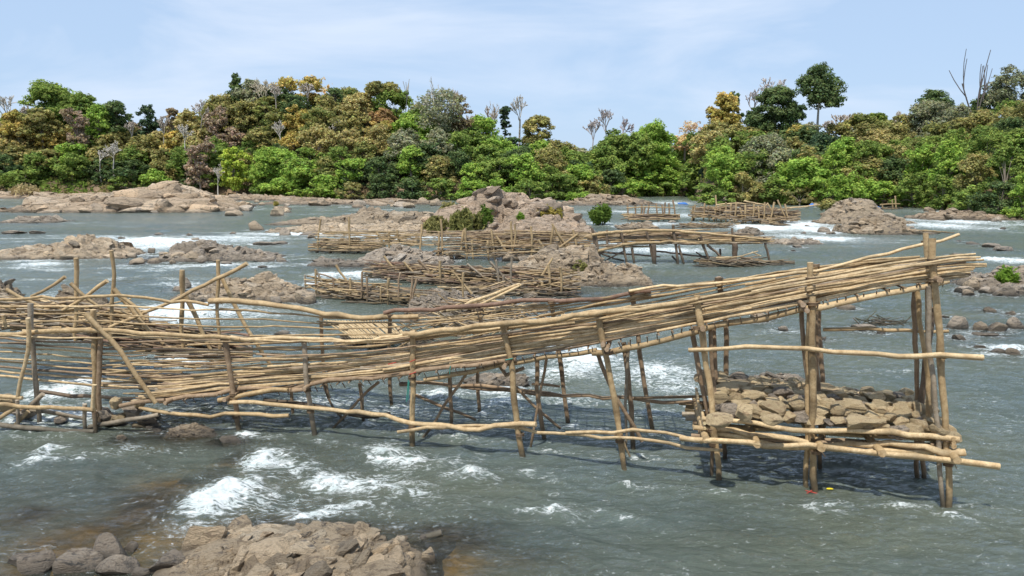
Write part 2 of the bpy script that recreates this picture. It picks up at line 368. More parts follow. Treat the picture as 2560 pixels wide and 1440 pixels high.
    VV, FF, TT = [V0], [F0], [np.full((len(V0), 3), .92)]; nv0 = len(V0)
    nc = int(min(230, max(24, area / (cs * cs * .05)))) if chunks else 0; tilt = rg.uniform(-.45, .45); tries = 0; got = 0
    dxg = Xf[1] - Xf[0]; dyg = Yf[1] - Yf[0]
    while got < nc and tries < nc * 6:
        tries += 1
        ic = int(rg.uniform(.03, .97) * nu); jc = min(nv - 1, int(rg.uniform(.02, .98) * nv)); zz = z[jc, ic]; lm = lim[jc, ic]
        if zz < -.12 * hmax - .05 or lm < -.02: continue
        q = rg.random(); sz = cs * (.10 + .34 * q ** 3.0) * chunks
        sx_, sy_, sz_ = sz * rg.uniform(.8, 1.5), sz * rg.uniform(.45, .9), sz * rg.uniform(.25, .6)
        Vp, Fp = _cprotos[rg.randrange(len(_cprotos))]
        th = ang0 + rg.gauss(0, .5); tl = tilt + rg.gauss(0, .25); tx = rg.gauss(.15, .25)
        P_ = Vp * (sx_, sy_, sz_)
        P_ = np.stack([P_[:, 0] * math.cos(tl) - P_[:, 2] * math.sin(tl), P_[:, 1], P_[:, 0] * math.sin(tl) + P_[:, 2] * math.cos(tl)], 1)
        P_ = np.stack([P_[:, 0], P_[:, 1] * math.cos(tx) - P_[:, 2] * math.sin(tx), P_[:, 1] * math.sin(tx) + P_[:, 2] * math.cos(tx)], 1)
        P_ = np.stack([P_[:, 0] * math.cos(th) - P_[:, 1] * math.sin(th), P_[:, 0] * math.sin(th) + P_[:, 1] * math.cos(th), P_[:, 2]], 1)
        ht = P_[:, 2].max(); zc = min(zz + ht * rg.uniform(-.3, .45), max(lm + .05 * hmax, zz) - ht * .75)
        VV.append(P_ + (Xf[ic], Yf[jc], zc)); FF.append(Fp + nv0); nv0 += len(P_)
        g_ = rg.choice([1.22, 1.08, .95, .82, .62, 1.3]); w_ = rg.uniform(-.05, .05); TT.append(np.tile((g_ * (1 + w_), g_, g_ * (1 - w_ * 1.3)), (len(P_), 1))); got += 1
    V_ = np.concatenate(VV) - (cx0, cy0, 0)
    me = mesh_np(name, V_, np.concatenate(FF), np.concatenate(TT), False)
    o = link(name, me, m, None, (cx0, cy0, 0)); tag(o, label, 'rock')
    if shallow: OUT.append((cx0, cy0, wid / 2, depth / 2))
    q = proj((cx0, Y0, 0)); LAND.append((q[0], q[1], phrase or label.split(',')[0]))
    return o
def stone_mesh(seed, n=9, sub=3):
    rg = np.random.RandomState(seed)
    import bmesh
    bm = bmesh.new(); bmesh.ops.create_icosphere(bm, subdivisions=sub, radius=1.0)
    V = np.array([v.co[:] for v in bm.verts]); Fs = np.array([[v.index for v in f.verts] for f in bm.faces]); bm.free()
    for _ in range(n):
        d = rg.normal(size=3); d /= np.linalg.norm(d); c = rg.uniform(.45, .82)
        s = V @ d; ex = np.maximum(s - c, 0); V = V - np.outer(ex, d)
    V += .03 * np.stack([np.sin(V[:, (k + 1) % 3] * 7 + seed + k) for k in range(3)], 1)
    V /= np.abs(V).max(0)
    return V, Fs
_protos = [stone_mesh(100 + i, 7 + i % 6) for i in range(24)]
def stone(P, sx, sy, sz, seed, m, name='stone', rot=None):
    rg = random.Random(seed * 7 + 3)
    V, Fs = _protos[seed % 24]
    a = rot if rot is not None else rg.uniform(0, 6.28); c, s = math.cos(a), math.sin(a)
    t = rg.uniform(-.35, .35)
    V = V * (sx, sy, sz)
    V = np.stack([V[:, 0], V[:, 1] * math.cos(t) - V[:, 2] * math.sin(t), V[:, 1] * math.sin(t) + V[:, 2] * math.cos(t)], 1)
    if rot is None: V = np.stack([V[:, 0] * c - V[:, 1] * s, V[:, 0] * s + V[:, 1] * c, V[:, 2]], 1)
    return link(name, mesh_np(name, V, Fs, np.full((len(V), 3), 1.), False), m, None, P)
USED = set()
def autolabel(desc, px, py, pool=None, verb='in the water'):
    pool = pool or LAND
    c = sorted(pool, key=lambda q: (q[0] - px) ** 2 + ((q[1] - py) * 2.2) ** 2)
    for q in c[:9]:
        dx, dy = px - q[0], (py - q[1]) * 2.2
        rel = ('right of' if dx > 0 else 'left of') if abs(dx) > abs(dy) else ('in front of' if dy > 0 else 'beyond')
        for pre in ('just ', 'further '):
            s = f"{desc} {verb} {pre}{rel} the {q[2]}".replace('  ', ' ')
            if len(s.split()) > 16: s = f"{desc} {pre}{rel} the {q[2]}"
            if len(s.split()) > 16: continue
            if s not in USED: USED.add(s); return s
    s = f"{desc} {verb}"; USED.add(s); return s

_cprotos = [stone_mesh(300 + i, 9 + i % 5, 2) for i in range(16)]
exec_rocks = [
 # label, profile, base y, depth m, material, kwargs
 ('long tan rock island at far left below the sandy bank', [(100,522),(120,505),(150,494),(190,491),(250,499),(285,497),(330,468),(360,474),(385,480),(430,456),(460,462),(490,475),(530,488),(570,500),(600,512),(616,524)], 531, 26, ROCKF, dict(seed=3, amp=0.44, phrase='long tan rock island', cell=9)),
 ('low sandy rock ledge running right from the long island', [(540,500),(580,488),(620,486),(680,490),(740,493),(800,496)], 502, 14, ROCKF, dict(seed=5, amp=0.66, phrase='low sandy ledge', cell=5)),
 ('pale sandy shelf along the far left shore', [(-60,492),(0,484),(60,480),(130,484),(200,487),(300,484),(420,487),(560,490),(640,495)], 497, 14, ROCKF, dict(seed=7, amp=0.46, phrase='pale sandy shelf', cell=9)),
 ('peaked tan rock island at the left edge with a white streaked top', [(-40,640),(0,634),(60,620),(120,612),(150,613),(175,600),(205,590),(232,586),(262,598),(285,608),(320,624),(338,634)], 650, 5.5, ROCK, dict(seed=9, amp=0.42, phrase='peaked left rock island', cell=1.6)),
 ('low dark broken rock reef with a pale stick lying across it', [(360,654),(420,642),(428,610),(455,602),(500,603),(540,602),(575,612),(620,620),(660,630),(700,640)], 655, 5, ROCKG, dict(seed=12, amp=0.69, phrase='dark broken reef', cell=1.2)),
 ('rounded pale grey and tan outcrop behind the front rail', [(470,735),(500,716),(545,704),(590,694),(640,692),(690,697),(715,712),(755,725),(775,740)], 756, 3.6, ROCK, dict(seed=14, amp=0.47, phrase='pale rounded outcrop', cell=1.0)),
 ('large brown mound of rock in mid river behind the bushes', [(1060,578),(1090,552),(1110,545),(1150,520),(1180,494),(1225,479),(1270,486),(1300,494),(1330,502),(1350,498),(1385,512),(1410,540),(1440,560),(1465,580)], 590, 15, MUD, dict(seed=17, amp=0.30, phrase='large brown mound', cell=3.2, pw=2.2, rv=.5)),
 ('smooth grey rock apron sloping down on the right of the brown mound', [(1240,588),(1290,556),(1350,545),(1400,560),(1450,575),(1500,592)], 597, 6, MUD, dict(seed=18, amp=0.08, phrase='smooth grey apron', pw=2, rv=.7)),
 ('wide tan rock shoal left of the brown mound', [(690,560),(740,550),(800,545),(870,540),(900,528),(930,523),(980,530),(1040,530),(1080,545),(1110,560)], 563, 9, ROCK, dict(seed=21, amp=0.75, phrase='wide tan shoal', cell=2.2)),
 ('jagged low shoal in front of the wide tan one', [(680,577),(740,566),(820,560),(900,563),(980,556),(1060,562),(1100,575)], 584, 6, ROCK, dict(seed=22, amp=0.75, phrase='jagged low shoal', cell=1.5)),
 ('thin line of pale rocks below the far bank left of centre', [(650,510),(700,500),(760,503),(840,498),(900,502),(960,496),(1040,499),(1110,506)], 512, 14, ROCKF, dict(seed=24, amp=0.75, phrase='thin pale rock line', cell=3.)),
 ('pale hump of rock at the far shore near the river bend', [(1455,506),(1475,496),(1500,490),(1530,488),(1560,489),(1580,497),(1600,505)], 512, 16, ROCKF, dict(seed=26, amp=0.32, phrase='pale far hump', cell=5)),
 ('flat sandy rock spit left of the pale far hump', [(1370,511),(1410,505),(1470,503),(1540,503),(1610,504),(1640,510)], 514, 10, ROCKF, dict(seed=27, amp=0.53, phrase='flat sandy spit', cell=4)),
 ('tan blocky rock behind the middle trap with flat overhanging top', [(1290,672),(1325,655),(1350,640),(1366,618),(1390,610),(1430,607),(1470,612),(1486,625),(1490,650),(1500,672)], 695, 4.2, ROCK, dict(seed=29, amp=0.34, phrase='tan blocky rock', cell=1.4, pw=5)),
 ('rubbly cream outcrop in mid river right of the stick heap', [(1400,712),(1430,690),(1465,672),(1500,658),(1520,655),(1545,668),(1570,660),(1590,668),(1610,690),(1618,705)], 717, 3.6, ROCK, dict(seed=31, amp=0.66, phrase='rubbly cream outcrop', cell=.8)),
 ('grey sloping rock below the left end of the middle trap', [(880,662),(920,645),(955,625),(990,618),(1030,622),(1070,636),(1110,648),(1140,660)], 664, 4, ROCKG, dict(seed=33, amp=0.53, phrase='grey sloping rock', cell=1.3)),
 ('tan rock shoal under the left end of the middle trap', [(770,662),(800,652),(850,648),(900,655),(960,660)], 668, 1.8, ROCKG, dict(seed=34, amp=0.66, phrase='shoal under the middle trap', cell=.6)),
 ('tan layered outcrop with a golden crest on the right', [(2095,580),(2112,562),(2130,544),(2165,536),(2190,531),(2215,534),(2235,545),(2255,568),(2290,580)], 587, 6.5, ROCK, dict(seed=36, amp=0.46, phrase='golden crested outcrop', cell=1.6)),
 ('taller tan outcrop behind the golden crested one', [(2040,556),(2072,544),(2084,526),(2092,506),(2120,498),(2156,500),(2176,508),(2192,528),(2222,542),(2245,556)], 562, 8, ROCK, dict(seed=37, amp=0.2, pw=6, chunks=.7, phrase='taller right outcrop', cell=2)),
 ('dark low rock behind the stone filled crib', [(1850,968),(1875,945),(1910,934),(1950,936),(1990,940),(2020,955),(2045,975)], 985, 1.3, ROCKG, dict(seed=39, amp=0.46, phrase='dark rock behind the crib', cell=.4)),
 ('flat brown slab behind the legs at the centre', [(1165,962),(1185,940),(1230,934),(1280,936),(1312,938),(1318,955)], 970, .9, ROCKG, dict(seed=41, amp=0.39, phrase='flat brown slab', cell=.4)),
 ('smooth pale slab just above water by the log crib', [(425,1082),(450,1064),(485,1057),(515,1066),(548,1088)], 1094, .5, ROCK, dict(seed=43, amp=0.32, phrase='smooth pale slab', cell=.3)),
 ('grey boulder shore at the right edge around the little shrub', [(2400,700),(2430,682),(2460,690),(2500,672),(2560,668),(2660,660)], 738, 6, ROCKG, dict(seed=45, amp=0.66, phrase='right edge boulder shore', cell=1.)),
 ('line of pale rocks at the foot of the right bank', [(2290,540),(2340,522),(2400,524),(2480,532),(2560,540),(2660,548)], 552, 6, ROCKF, dict(seed=47, amp=0.75, phrase='pale rocks of the right bank', cell=1.6)),
 ('small tan shoal in front of the far left trap frame', [(1545,568),(1565,558),(1600,553),(1625,560),(1642,570)], 574, 3, ROCK, dict(seed=49, amp=0.66, phrase='small tan shoal', cell=.8)),
 ('brown rubble patch between the brown mound and the round river bush', [(1385,556),(1400,540),(1425,533),(1450,542),(1462,556)], 560, 4, ROCKG, dict(seed=51, amp=0.75, phrase='brown rubble patch', cell=.9)),
 ('dark rock in the rapids right of the middle trap', [(1838,588),(1850,572),(1870,566),(1890,572),(1902,588)], 590, 2.4, ROCKG, dict(seed=53, amp=0.53, phrase='dark rapids rock', cell=.7)),
 ('low rubble reef right of the bamboo chute of the middle trap', [(1915,606),(1940,598),(1975,596),(2010,599),(2040,596),(2048,608)], 612, 2.2, ROCKG, dict(seed=55, amp=0.75, phrase='low rubble reef', cell=.6)),
 ('tan rocks under the driftwood at the left edge', [(-30,745),(0,712),(25,706),(48,722),(60,745)], 790, 1.4, ROCK, dict(seed=57, amp=0.46, phrase='left edge tan rock', cell=.5)),
 ('blocky tan boulder ridge inside the left driftwood heap', [(110,780),(140,745),(165,730),(215,726),(255,732),(285,755),(330,790)], 850, 1.6, ROCK, dict(seed=59, amp=0.46, phrase='boulder ridge in the driftwood', cell=.6)),
 ('brown rocks under the collapsed middle weir', [(1030,745),(1080,733),(1140,728),(1200,735),(1240,750)], 790, 2.2, ROCKG, dict(seed=61, amp=0.59, phrase='rocks under the collapsed weir', cell=.6)),
 ('low stony bar in the water at the far left edge', [(0,556),(40,546),(70,538),(100,545),(130,536),(160,552)], 558, 5, ROCKG, dict(seed=63, amp=0.75, phrase='stony bar at far left', cell=1.2)),
]
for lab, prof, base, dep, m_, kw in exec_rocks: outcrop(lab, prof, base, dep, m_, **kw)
# near outcrop at the bottom of the picture
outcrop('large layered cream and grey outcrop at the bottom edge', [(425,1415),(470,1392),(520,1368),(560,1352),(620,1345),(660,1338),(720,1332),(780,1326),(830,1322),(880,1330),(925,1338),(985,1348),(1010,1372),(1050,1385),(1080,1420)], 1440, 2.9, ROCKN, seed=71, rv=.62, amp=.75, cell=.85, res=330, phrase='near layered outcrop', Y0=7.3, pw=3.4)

rr_ = random.Random(41)
for lo_, hi_, y0_, y1_, n_, w0_, w1_ in [(1080,1420,742,800,24,26,60),(930,1420,690,712,16,24,56),(1090,1480,632,652,22,18,40),(780,1060,636,668,12,18,44),(1300,1480,636,690,14,24,50),(690,1110,560,600,30,16,44),(640,1120,505,520,24,18,44),(1880,2050,598,612,14,12,28),(1730,2010,545,566,18,12,30),(0,320,636,654,12,22,54),(380,660,640,662,16,18,44),(480,780,742,764,14,22,50),(2060,2290,556,592,20,16,40),(2400,2570,700,742,16,24,60),(2320,2570,528,556,22,16,38),(100,640,522,534,24,16,44),(1540,1650,560,576,8,14,30),(240,420,1040,1104,16,20,44),(20,330,760,850,16,28,60)]:
    for _ in range(n_):
        px = rr_.uniform(lo_, hi_); py = rr_.uniform(y0_, y1_); w = rr_.uniform(w0_, w1_) * .8
        if rr_.random() < .46: continue
        RUB = globals().setdefault('RUB', []); RUB.append((px, py, w, w * rr_.uniform(.3, .6), rr_.choice([ROCK, ROCKG, ROCKG, ROCK]), None))
BOULD = RUB + [ # px, base y, w, h, material, description, name
 (490,1400,125,92,ROCKN,'big rounded grey topped boulder at the left end of the near outcrop'), (578,1358,90,62,ROCKN,'grey and tan boulder behind the big rounded one at the near outcrop'),
 (622,1356,52,34,ROCKG,'small dark wedge stone beside the grey and tan boulder'), (395,1446,120,46,ROCKG,'grey slab lying left of the near outcrop at the bottom edge'),
 (500,1448,80,40,ROCKG,'flat violet grey slab at the bottom edge below the big rounded boulder'), (240,1418,115,62,ROCKG,'dark slanting slab with a sharp tip near the bottom left'),
 (150,1428,90,44,ROCKG,'grey wedge rock near the bottom left, left of the slanting slab'), (65,1446,110,50,ROCKG,'pale topped grey rock at the bottom left corner'),
 (30,1418,70,26,ROCKG,'low dark rock at the left edge, bottom corner'), (165,1448,130,40,ROCKG,'broad blue grey rock at the bottom edge near the left corner'), (270,1450,110,36,ROCKG,'bottom edge grey rock under the slanting slab'),
 (321,1384,36,24,ROCKG,'tiny dark mossy stone alone in the water near bottom left'), (345,1446,50,26,ROCKG,'small tan stone at the bottom edge beside the grey slab'),
 (1066,1412,42,40,ROCKN,'small whitish block at the right tip of the near outcrop'), (910,1336,40,26,ROCKG,'small brown stone on the back of the near outcrop'),
 (1060,1352,26,10,ROCKG,'tiny dark stone in the brown shallows right of the near outcrop'),
 (568,1112,62,14,ROCKG,'wet brown slab breaking the surface below the second front post'),
 (755,762,58,42,ROCK,'single pale boulder at the right end of the rounded outcrop'), (708,748,50,26,ROCK,'squat boulder left of the single pale one'), (456,722,34,26,ROCKG,'mossy brown boulder left of the rounded outcrop'), (440,730,40,20,ROCKG,'dark stone at the left foot of the rounded outcrop'),
 (440,655,44,24,ROCK,'rounded tan boulder in front of the dark broken reef'), (478,655,40,26,ROCK,'second rounded boulder in front of the dark reef'), (410,650,30,18,ROCK,'small pale stone before the dark reef'), (375,634,20,18,ROCKG,'round dark stone left of the dark reef'), (325,662,50,14,ROCK,'flat tan stone between the two left reefs'), (375,660,40,12,ROCK,'low tan stone left of the rounded boulders'), (160,652,60,14,ROCK,'low stone under the peaked left island'),
 (637,577,40,24,ROCK,'pale block in the river left of the jagged shoal'), (706,590,36,20,ROCKG,'dark rounded stone below the jagged shoal'), (760,590,60,10,ROCKG,'flat wet stones right of the dark rounded one'),
 (485,602,22,7,ROCKG,None),(470,590,20,6,ROCKG,None),(300,598,18,6,ROCKG,None),(392,588,22,5,ROCKG,None),(580,586,16,6,ROCKG,None),(655,614,60,10,ROCKG,None),(690,612,44,8,ROCKG,None),(600,640,40,8,ROCKG,None),(668,655,40,10,ROCKG,None),(700,656,30,12,ROCKG,None),(560,662,30,8,ROCKG,None),(800,658,50,10,ROCKG,None),(650,670,30,5,ROCKG,None),
 (2124,776,46,18,ROCK,'flat white stone in the water beyond the raised end of the trap'), (1904,808,46,24,ROCK,'pale stone showing below the bamboo chute'), (1930,800,24,14,ROCK,None), (1962,829,26,18,ROCKG,'small pointed brown stone behind the chute legs'), (2060,852,16,12,ROCKG,None),
 (2406,826,64,36,ROCKG,'grey boulder at the left end of the right hand stone row'), (2460,828,40,22,ROCK,None),(2505,832,56,22,ROCK,None),(2550,824,50,30,ROCKG,None),(2482,782,30,12,ROCK,None),(2532,788,28,10,ROCK,None),(2408,852,34,16,ROCK,None),(2456,872,28,10,ROCK,None),(2545,890,40,18,ROCK,None),(2365,796,28,6,ROCK,None),(2505,884,32,10,ROCKG,None),(2480,842,60,8,ROCK,None),
 (2440,728,50,34,ROCK,'whitish boulder at the left end of the right edge shore'), (2530,742,60,26,ROCKG,None),(2480,735,40,16,ROCKG,None),(2400,640,30,6,ROCKG,None),(2490,620,44,12,ROCKG,None),(2520,628,44,10,ROCKG,None),(2440,612,40,5,ROCKG,None),(2400,604,14,4,ROCKG,None),
 (2170,830,60,16,ROCKG,'mossy rock in the tangle of branches under the raised end'), (2206,836,22,14,ROCKG,None), (2205,812,40,10,ROCKG,None),
 (2085,560,30,14,ROCK,None),(2060,560,34,14,ROCK,None),(2080,586,24,8,ROCKG,None),(2510,574,20,5,ROCKG,None),(2330,530,30,12,ROCKF,None),(2020,568,14,6,ROCKG,None),(2010,585,16,6,ROCKG,None),(2000,620,26,8,ROCKG,None),(1985,628,12,5,ROCKG,None),
 (80,555,36,14,ROCK,None),(135,556,30,18,ROCKG,None),(20,586,60,6,ROCKG,None),(85,585,40,6,ROCKG,None),(575,540,46,14,ROCK,'pale stone at the right end of the long tan rock island'),(690,540,40,22,ROCK,None),(715,532,30,10,ROCK,None),(700,524,50,8,ROCKF,None),(790,515,60,8,ROCKF,None),(850,512,50,10,ROCKF,None),(890,520,40,8,ROCKF,None),(940,515,50,10,ROCKF,None),(1010,512,60,10,ROCKF,None),(1060,545,60,14,ROCK,None),(1130,575,50,20,ROCK,None),
 (1010,594,60,16,ROCK,None),(960,600,50,12,ROCK,None),(1230,610,60,14,ROCK,None),(1680,558,24,6,ROCKG,None),(1700,600,20,6,ROCKG,None),
 (2040,515,22,8,ROCKG,None),(2250,556,20,6,ROCKG,None),(1310,735,70,24,ROCK,None),(1080,760,90,40,ROCKG,'dark banded boulder among the poles of the collapsed weir'),(1160,766,70,36,ROCK,'cream boulder among the poles of the collapsed weir'),(1280,655,50,26,ROCK,None),(700,840,40,10,ROCKG,None),
]
BOULD += [(1000 + q * 61, 1408 + (q % 3) * 12, 60 - q * 5, 34, ROCKN, None) for q in range(1)]
_i = 500
for b in BOULD:
    px, py, w, h, m_, lab = b; _i += 1
    P = gp(px, py); k = P[1] / F; nm = 'boulder'
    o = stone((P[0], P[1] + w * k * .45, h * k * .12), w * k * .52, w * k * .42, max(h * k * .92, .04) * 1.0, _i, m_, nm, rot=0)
    col = {'tan_rock': 'tan', 'grey_rock': 'dark', 'far_tan_rock': 'pale', 'banded_rock': 'cream'}[m_.name]
    shp = 'flat' if h < w * .36 else ('squat' if h < w * .5 else 'rounded')
    tag(o, lab or autolabel(('small ' if w < 26 else ('large ' if w > 44 else '')) + shp + ' ' + col + ' rock', px, py, LAND[:32]), 'rock')
    OUT.append((P[0], P[1] + w * k * .45, w * k * .5, w * k * .4))

# ------------------------------------------------------------------ water
dys = [3.0]
while dys[-1] < 320: dys.append(dys[-1] + max(.036, dys[-1] ** 2 / 5200))
dys = np.array(dys); NC = 860
Yw = np.repeat(dys[:, None], NC, 1); Xw = np.linspace(-1, 1, NC)[None, :] * (Yw * .95 + 5)
FO = [ # px, py, rx, ry (photo px), strength, angle: broken water
 (545,1252,52,38,1.5,-.5),(600,1240,50,34,.9,-.1),(640,1262,70,24,.6,0),(520,1285,34,20,1.2,-.5),(655,1160,42,20,1.4,.25),(720,1172,60,16,.9,.2),(790,1180,40,10,.6,.1),(960,1142,34,22,1.4,.4),(1010,1160,60,18,1.1,.1),(1090,1160,50,14,.8,0),
 (820,1210,50,18,1.4,.2),(900,1222,80,14,1.2,.05),(960,1205,40,14,.9,0),(1010,1238,60,8,.9,.2),(770,1292,50,7,1.1,-.3),(850,1272,60,8,.8,-.2),(960,1250,120,30,.35,0),(700,1285,60,10,.5,0),(1180,1190,26,10,1.1,.2),(1140,1200,40,10,.7,0),(1220,1195,24,8,.7,.4),(1385,1284,30,12,1.1,.2),(1330,1278,30,5,.8,0),(1545,1302,28,8,.9,.4),(1500,1285,22,6,.7,.2),(1390,1205,18,6,.6,0),
 (115,1135,26,10,1.3,-.2),(100,1160,42,9,1.0,-.1),(180,1150,40,10,.5,0),(45,1175,16,6,.9,0),(200,1160,16,5,.6,0),
 (200,968,46,16,1.5,0),(150,985,60,18,1.2,0),(90,1045,66,20,1.3,.2),(180,1045,40,16,1.0,0),(450,905,60,14,.9,0),(420,780,60,26,1.4,-.1),(470,790,60,20,1.2,0),(560,785,100,12,.8,0),(650,790,80,10,.6,0),(385,815,40,14,.9,0),
 (380,608,110,9,1.2,0),(350,602,50,8,1.1,0),(420,618,80,8,1.0,.1),(560,597,90,5,.8,0),(660,588,80,4,.7,0),(760,584,70,5,1.0,0),(250,594,90,4,.5,0),(100,664,50,4,.9,0),(60,655,40,3,.7,0),(540,664,40,3,.7,0),(160,652,60,4,.4,0),
 (1450,900,60,22,1.3,.1),(1400,935,70,14,.9,0),(1480,880,40,14,1.0,0),(1640,935,80,26,.8,.1),(1680,965,60,20,.7,.1),(1560,950,60,16,.6,0),(1240,985,70,10,.9,0),(1100,990,50,14,.8,0),(1260,1012,60,16,.7,-.2),(1190,1020,40,8,.6,0),(980,1030,60,14,.6,0),(800,1010,80,12,.7,0),(880,1000,50,10,.5,0),(1740,1025,20,20,1.3,.5),(1420,1010,80,10,.5,0),(1650,1040,80,8,.5,0),(600,1020,90,10,.5,0),(500,1020,60,12,.5,0),
 (2250,1270,60,8,.6,.2),(2420,1265,60,10,.45,.3),(2380,1300,24,8,.9,0),(2045,1272,40,8,.9,0),(1798,1240,24,6,.7,0),(1565,1216,20,5,.7,0),(1315,1185,18,5,.7,0),
 (1890,570,60,8,1.3,0),(1960,560,70,7,1.2,0),(1900,556,70,5,1.0,0),(2030,575,60,7,1.0,0),(2060,598,60,6,.9,0),(1990,592,70,6,.7,0),(1780,565,60,6,.7,0),(2340,565,70,8,.9,0),(2400,556,60,6,.9,0),(2440,548,60,4,.7,0),(2300,552,60,4,.6,0),(2380,530,80,4,.6,0),(2480,652,50,4,1.3,0),(2540,655,50,4,1.0,0),(2520,872,40,5,1.0,0),(2460,890,30,4,.6,0),
 (1650,628,90,6,1.0,0),(1600,610,90,5,.9,0),(1720,600,60,5,.7,0),(1560,665,70,5,.5,0),(1620,560,80,4,.6,0),(1720,540,80,5,.7,0),(1500,560,24,3,.9,0),(1560,530,80,3,.5,0),(1680,508,60,4,.7,0),(1650,520,90,3,.5,0),(1450,530,60,3,.4,0),
 (820,690,40,6,1.1,0),(900,690,60,7,1.2,0),(790,710,30,6,1.0,0),(960,700,40,4,.8,0),(1060,595,90,5,.9,0),(900,590,70,5,.8,0),(820,578,60,4,.7,0),(860,1060,60,6,.3,0),(640,706,80,3,.5,0),(450,712,60,4,.6,0),(430,700,50,3,.4,0),(1120,1085,90,8,.35,0),(1300,800,120,6,.4,0),(1390,870,60,10,.8,0),(1900,905,60,3,.3,0),(2120,880,90,3,.3,0),(2250,930,100,4,.25,0),
]
for px, py in [(603,1082),(783,1105),(1027,1147),(1312,1180),(1564,1214),(1796,1235),(2022,1280),(2041,1268),(2353,1295),(2376,1302),(1420,1068),(1635,1093),(1199,1044),(979,1016),(1133,1094),(1366,1128),(1584,1143),(1811,1166),(911,1062),(2309,1172)]:
    FO.append((px + 10, py + 3, 16, 4, .85, 0)); FO.append((px + 46, py + 10, 40, 5, .5, .15))
foam = np.zeros(Xw.shape)
for px, py, rx, ry, st, an in FO:
    st *= 1. if (px, py) == (545, 1252) or py < 1100 else .74
    P = gp(px, py); k = P[1] / F
    ax = rx * k * 1.15; ay = abs(gy(py - ry) - gy(py + ry)) / 2 * 1.1
    dx = (Xw - P[0]); dy = (Yw - P[1])
    sel = (np.abs(dx) < 4.6 * ax + 4 * ay) & (np.abs(dy) < 4.4 * ay + 2 * ax * abs(math.sin(an)))
    if not sel.any(): continue
    d0, d1 = dx[sel], dy[sel] + dx[sel] * math.sin(an) * .9
    foam[sel] = np.maximum(foam[sel], st * (.72 * np.exp(-((d0 / ax) ** 2 + (d1 / ay) ** 2) * 1.1) + .36 * np.exp(-((np.maximum(np.abs(d0 - ax * .5) - .3 * ax, 0) / ax) ** 2 + (d1 / ay) ** 2) * .35)))
rockn = np.zeros(Xw.shape); wake = np.zeros(Xw.shape)
for cx0, cy0, hw, hd in OUT:
    dx = Xw - cx0; dy = Yw - cy0; mg = .35 + .06 * math.sqrt(hw * hd + .1)
    sel = (np.abs(dx) < hw + 5 * mg) & (np.abs(dy) < hd + 5 * mg)
    if not sel.any(): continue
    q = np.sqrt((dx[sel] / (hw + .05)) ** 2 + (dy[sel] / (hd + .05)) ** 2) + 1e-6; dd = (q - 1) / q * np.hypot(dx[sel], dy[sel])
    rockn[sel] = np.maximum(rockn[sel], np.exp(-np.clip(dd, 0, None) / mg))
    wake[sel] = np.maximum(wake[sel], np.exp(-((dd - .1 * mg) / (mg * .9)) ** 2))
# big slow streaks of rougher water
big = fbm(Xw * .05, Yw * .09, 61, 3)
st1 = fbm(Xw * .35 + fbm(Xw * .1, Yw * .1, 2) * 3, Yw * .9, 71, 5, .6)
foamn = np.clip(foam + wake * .38 * np.clip((Yw - 12) / 10, .15, 1) + np.clip((st1 - .52) * 2.6, 0, .62) * np.clip((big - .36) * 4, 0, 1) * np.clip((Yw - 9) / 4, .15, 1), 0, 1.6)
fade = np.clip(30 / Yw, .25, 1)
flowx = Xw + .25 * Yw
wv = (fbm(flowx * .55 + fbm(Xw * .4, Yw * .4, 5, 2) * 1.5, Yw * 1.0, 81, 4, .55) - .5) * .22 + (fbm(flowx * 2.2, Yw * 4.2, 91, 4, .6) - .5) * .10
ridge = (1 - np.abs(2 * fbm(flowx * 1.1, Yw * 1.7, 95, 3) - 1)) ** 3
Zw = wv * (.55 + .6 * big) + ridge * .05 + foam * (.07 + .16 * (fbm(Xw * 1.6, Yw * 2.6, 97, 3) - .35)) + np.clip(foam, 0, 1) * (fbm(Xw * 6, Yw * 8, 99, 3) - .5) * .16
# cusp of the falling sheets: smooth green lip upstream of the white water
Zw = Zw * np.clip(1.1 - .9 * rockn, .1, 1)
sh = np.clip(rockn * .75, 0, 1)
nearsh = np.clip((10.6 - Yw) / 2.6, 0, 1) * np.clip((2.3 - Xw) / 2.2, 0, 1)
leftsh = np.clip((13.6 - Yw) / 5, 0, 1) * np.clip((.2 - Xw) / 3, 0, 1) * .75
brown = np.zeros(Xw.shape)
for px, py, rx, ry, s_ in [(1150,1360,130,50,1),(1080,1400,160,70,1),(380,1270,110,60,.95),(440,1225,80,30,.8),(590,1150,40,30,.9),(300,1320,150,50,.8),(150,1370,120,40,.7),(700,1320,160,24,.8),(280,1340,40,18,1),(420,1100,120,24,.7),(560,1105,60,14,1),(960,1100,90,30,.4),(80,1300,60,30,.6),(540,1190,50,24,.6),(1100,1330,90,20,.9),(750,1130,200,60,.3),(1300,1400,120,30,.35),(1450,735,110,22,.6),(300,705,100,10,.4),(900,668,120,10,.6),(250,520,220,8,.4),(1850,1330,160,50,.25)]:
    P = gp(px, py); k = P[1] / F; ax = rx * k; ay = abs(gy(py - ry) - gy(py + ry)) / 2
    brown = np.maximum(brown, s_ * np.exp(-(((Xw - P[0]) / ax) ** 2 + ((Yw - P[1]) / ay) ** 2)))
sh = np.clip(np.maximum(sh, np.maximum(nearsh * .5, leftsh)) * (.55 + .9 * fbm(Xw * .9, Yw * 1.3, 101, 4)) + brown * .75, 0, 1) * np.clip(1 - foam * .8, 0, 1)
me = grid_mesh('river_water', Xw, Yw, Zw, True, None, dict(foam=foamn, shallow=sh, rough=np.clip(big * 1.2, 0, 1)))
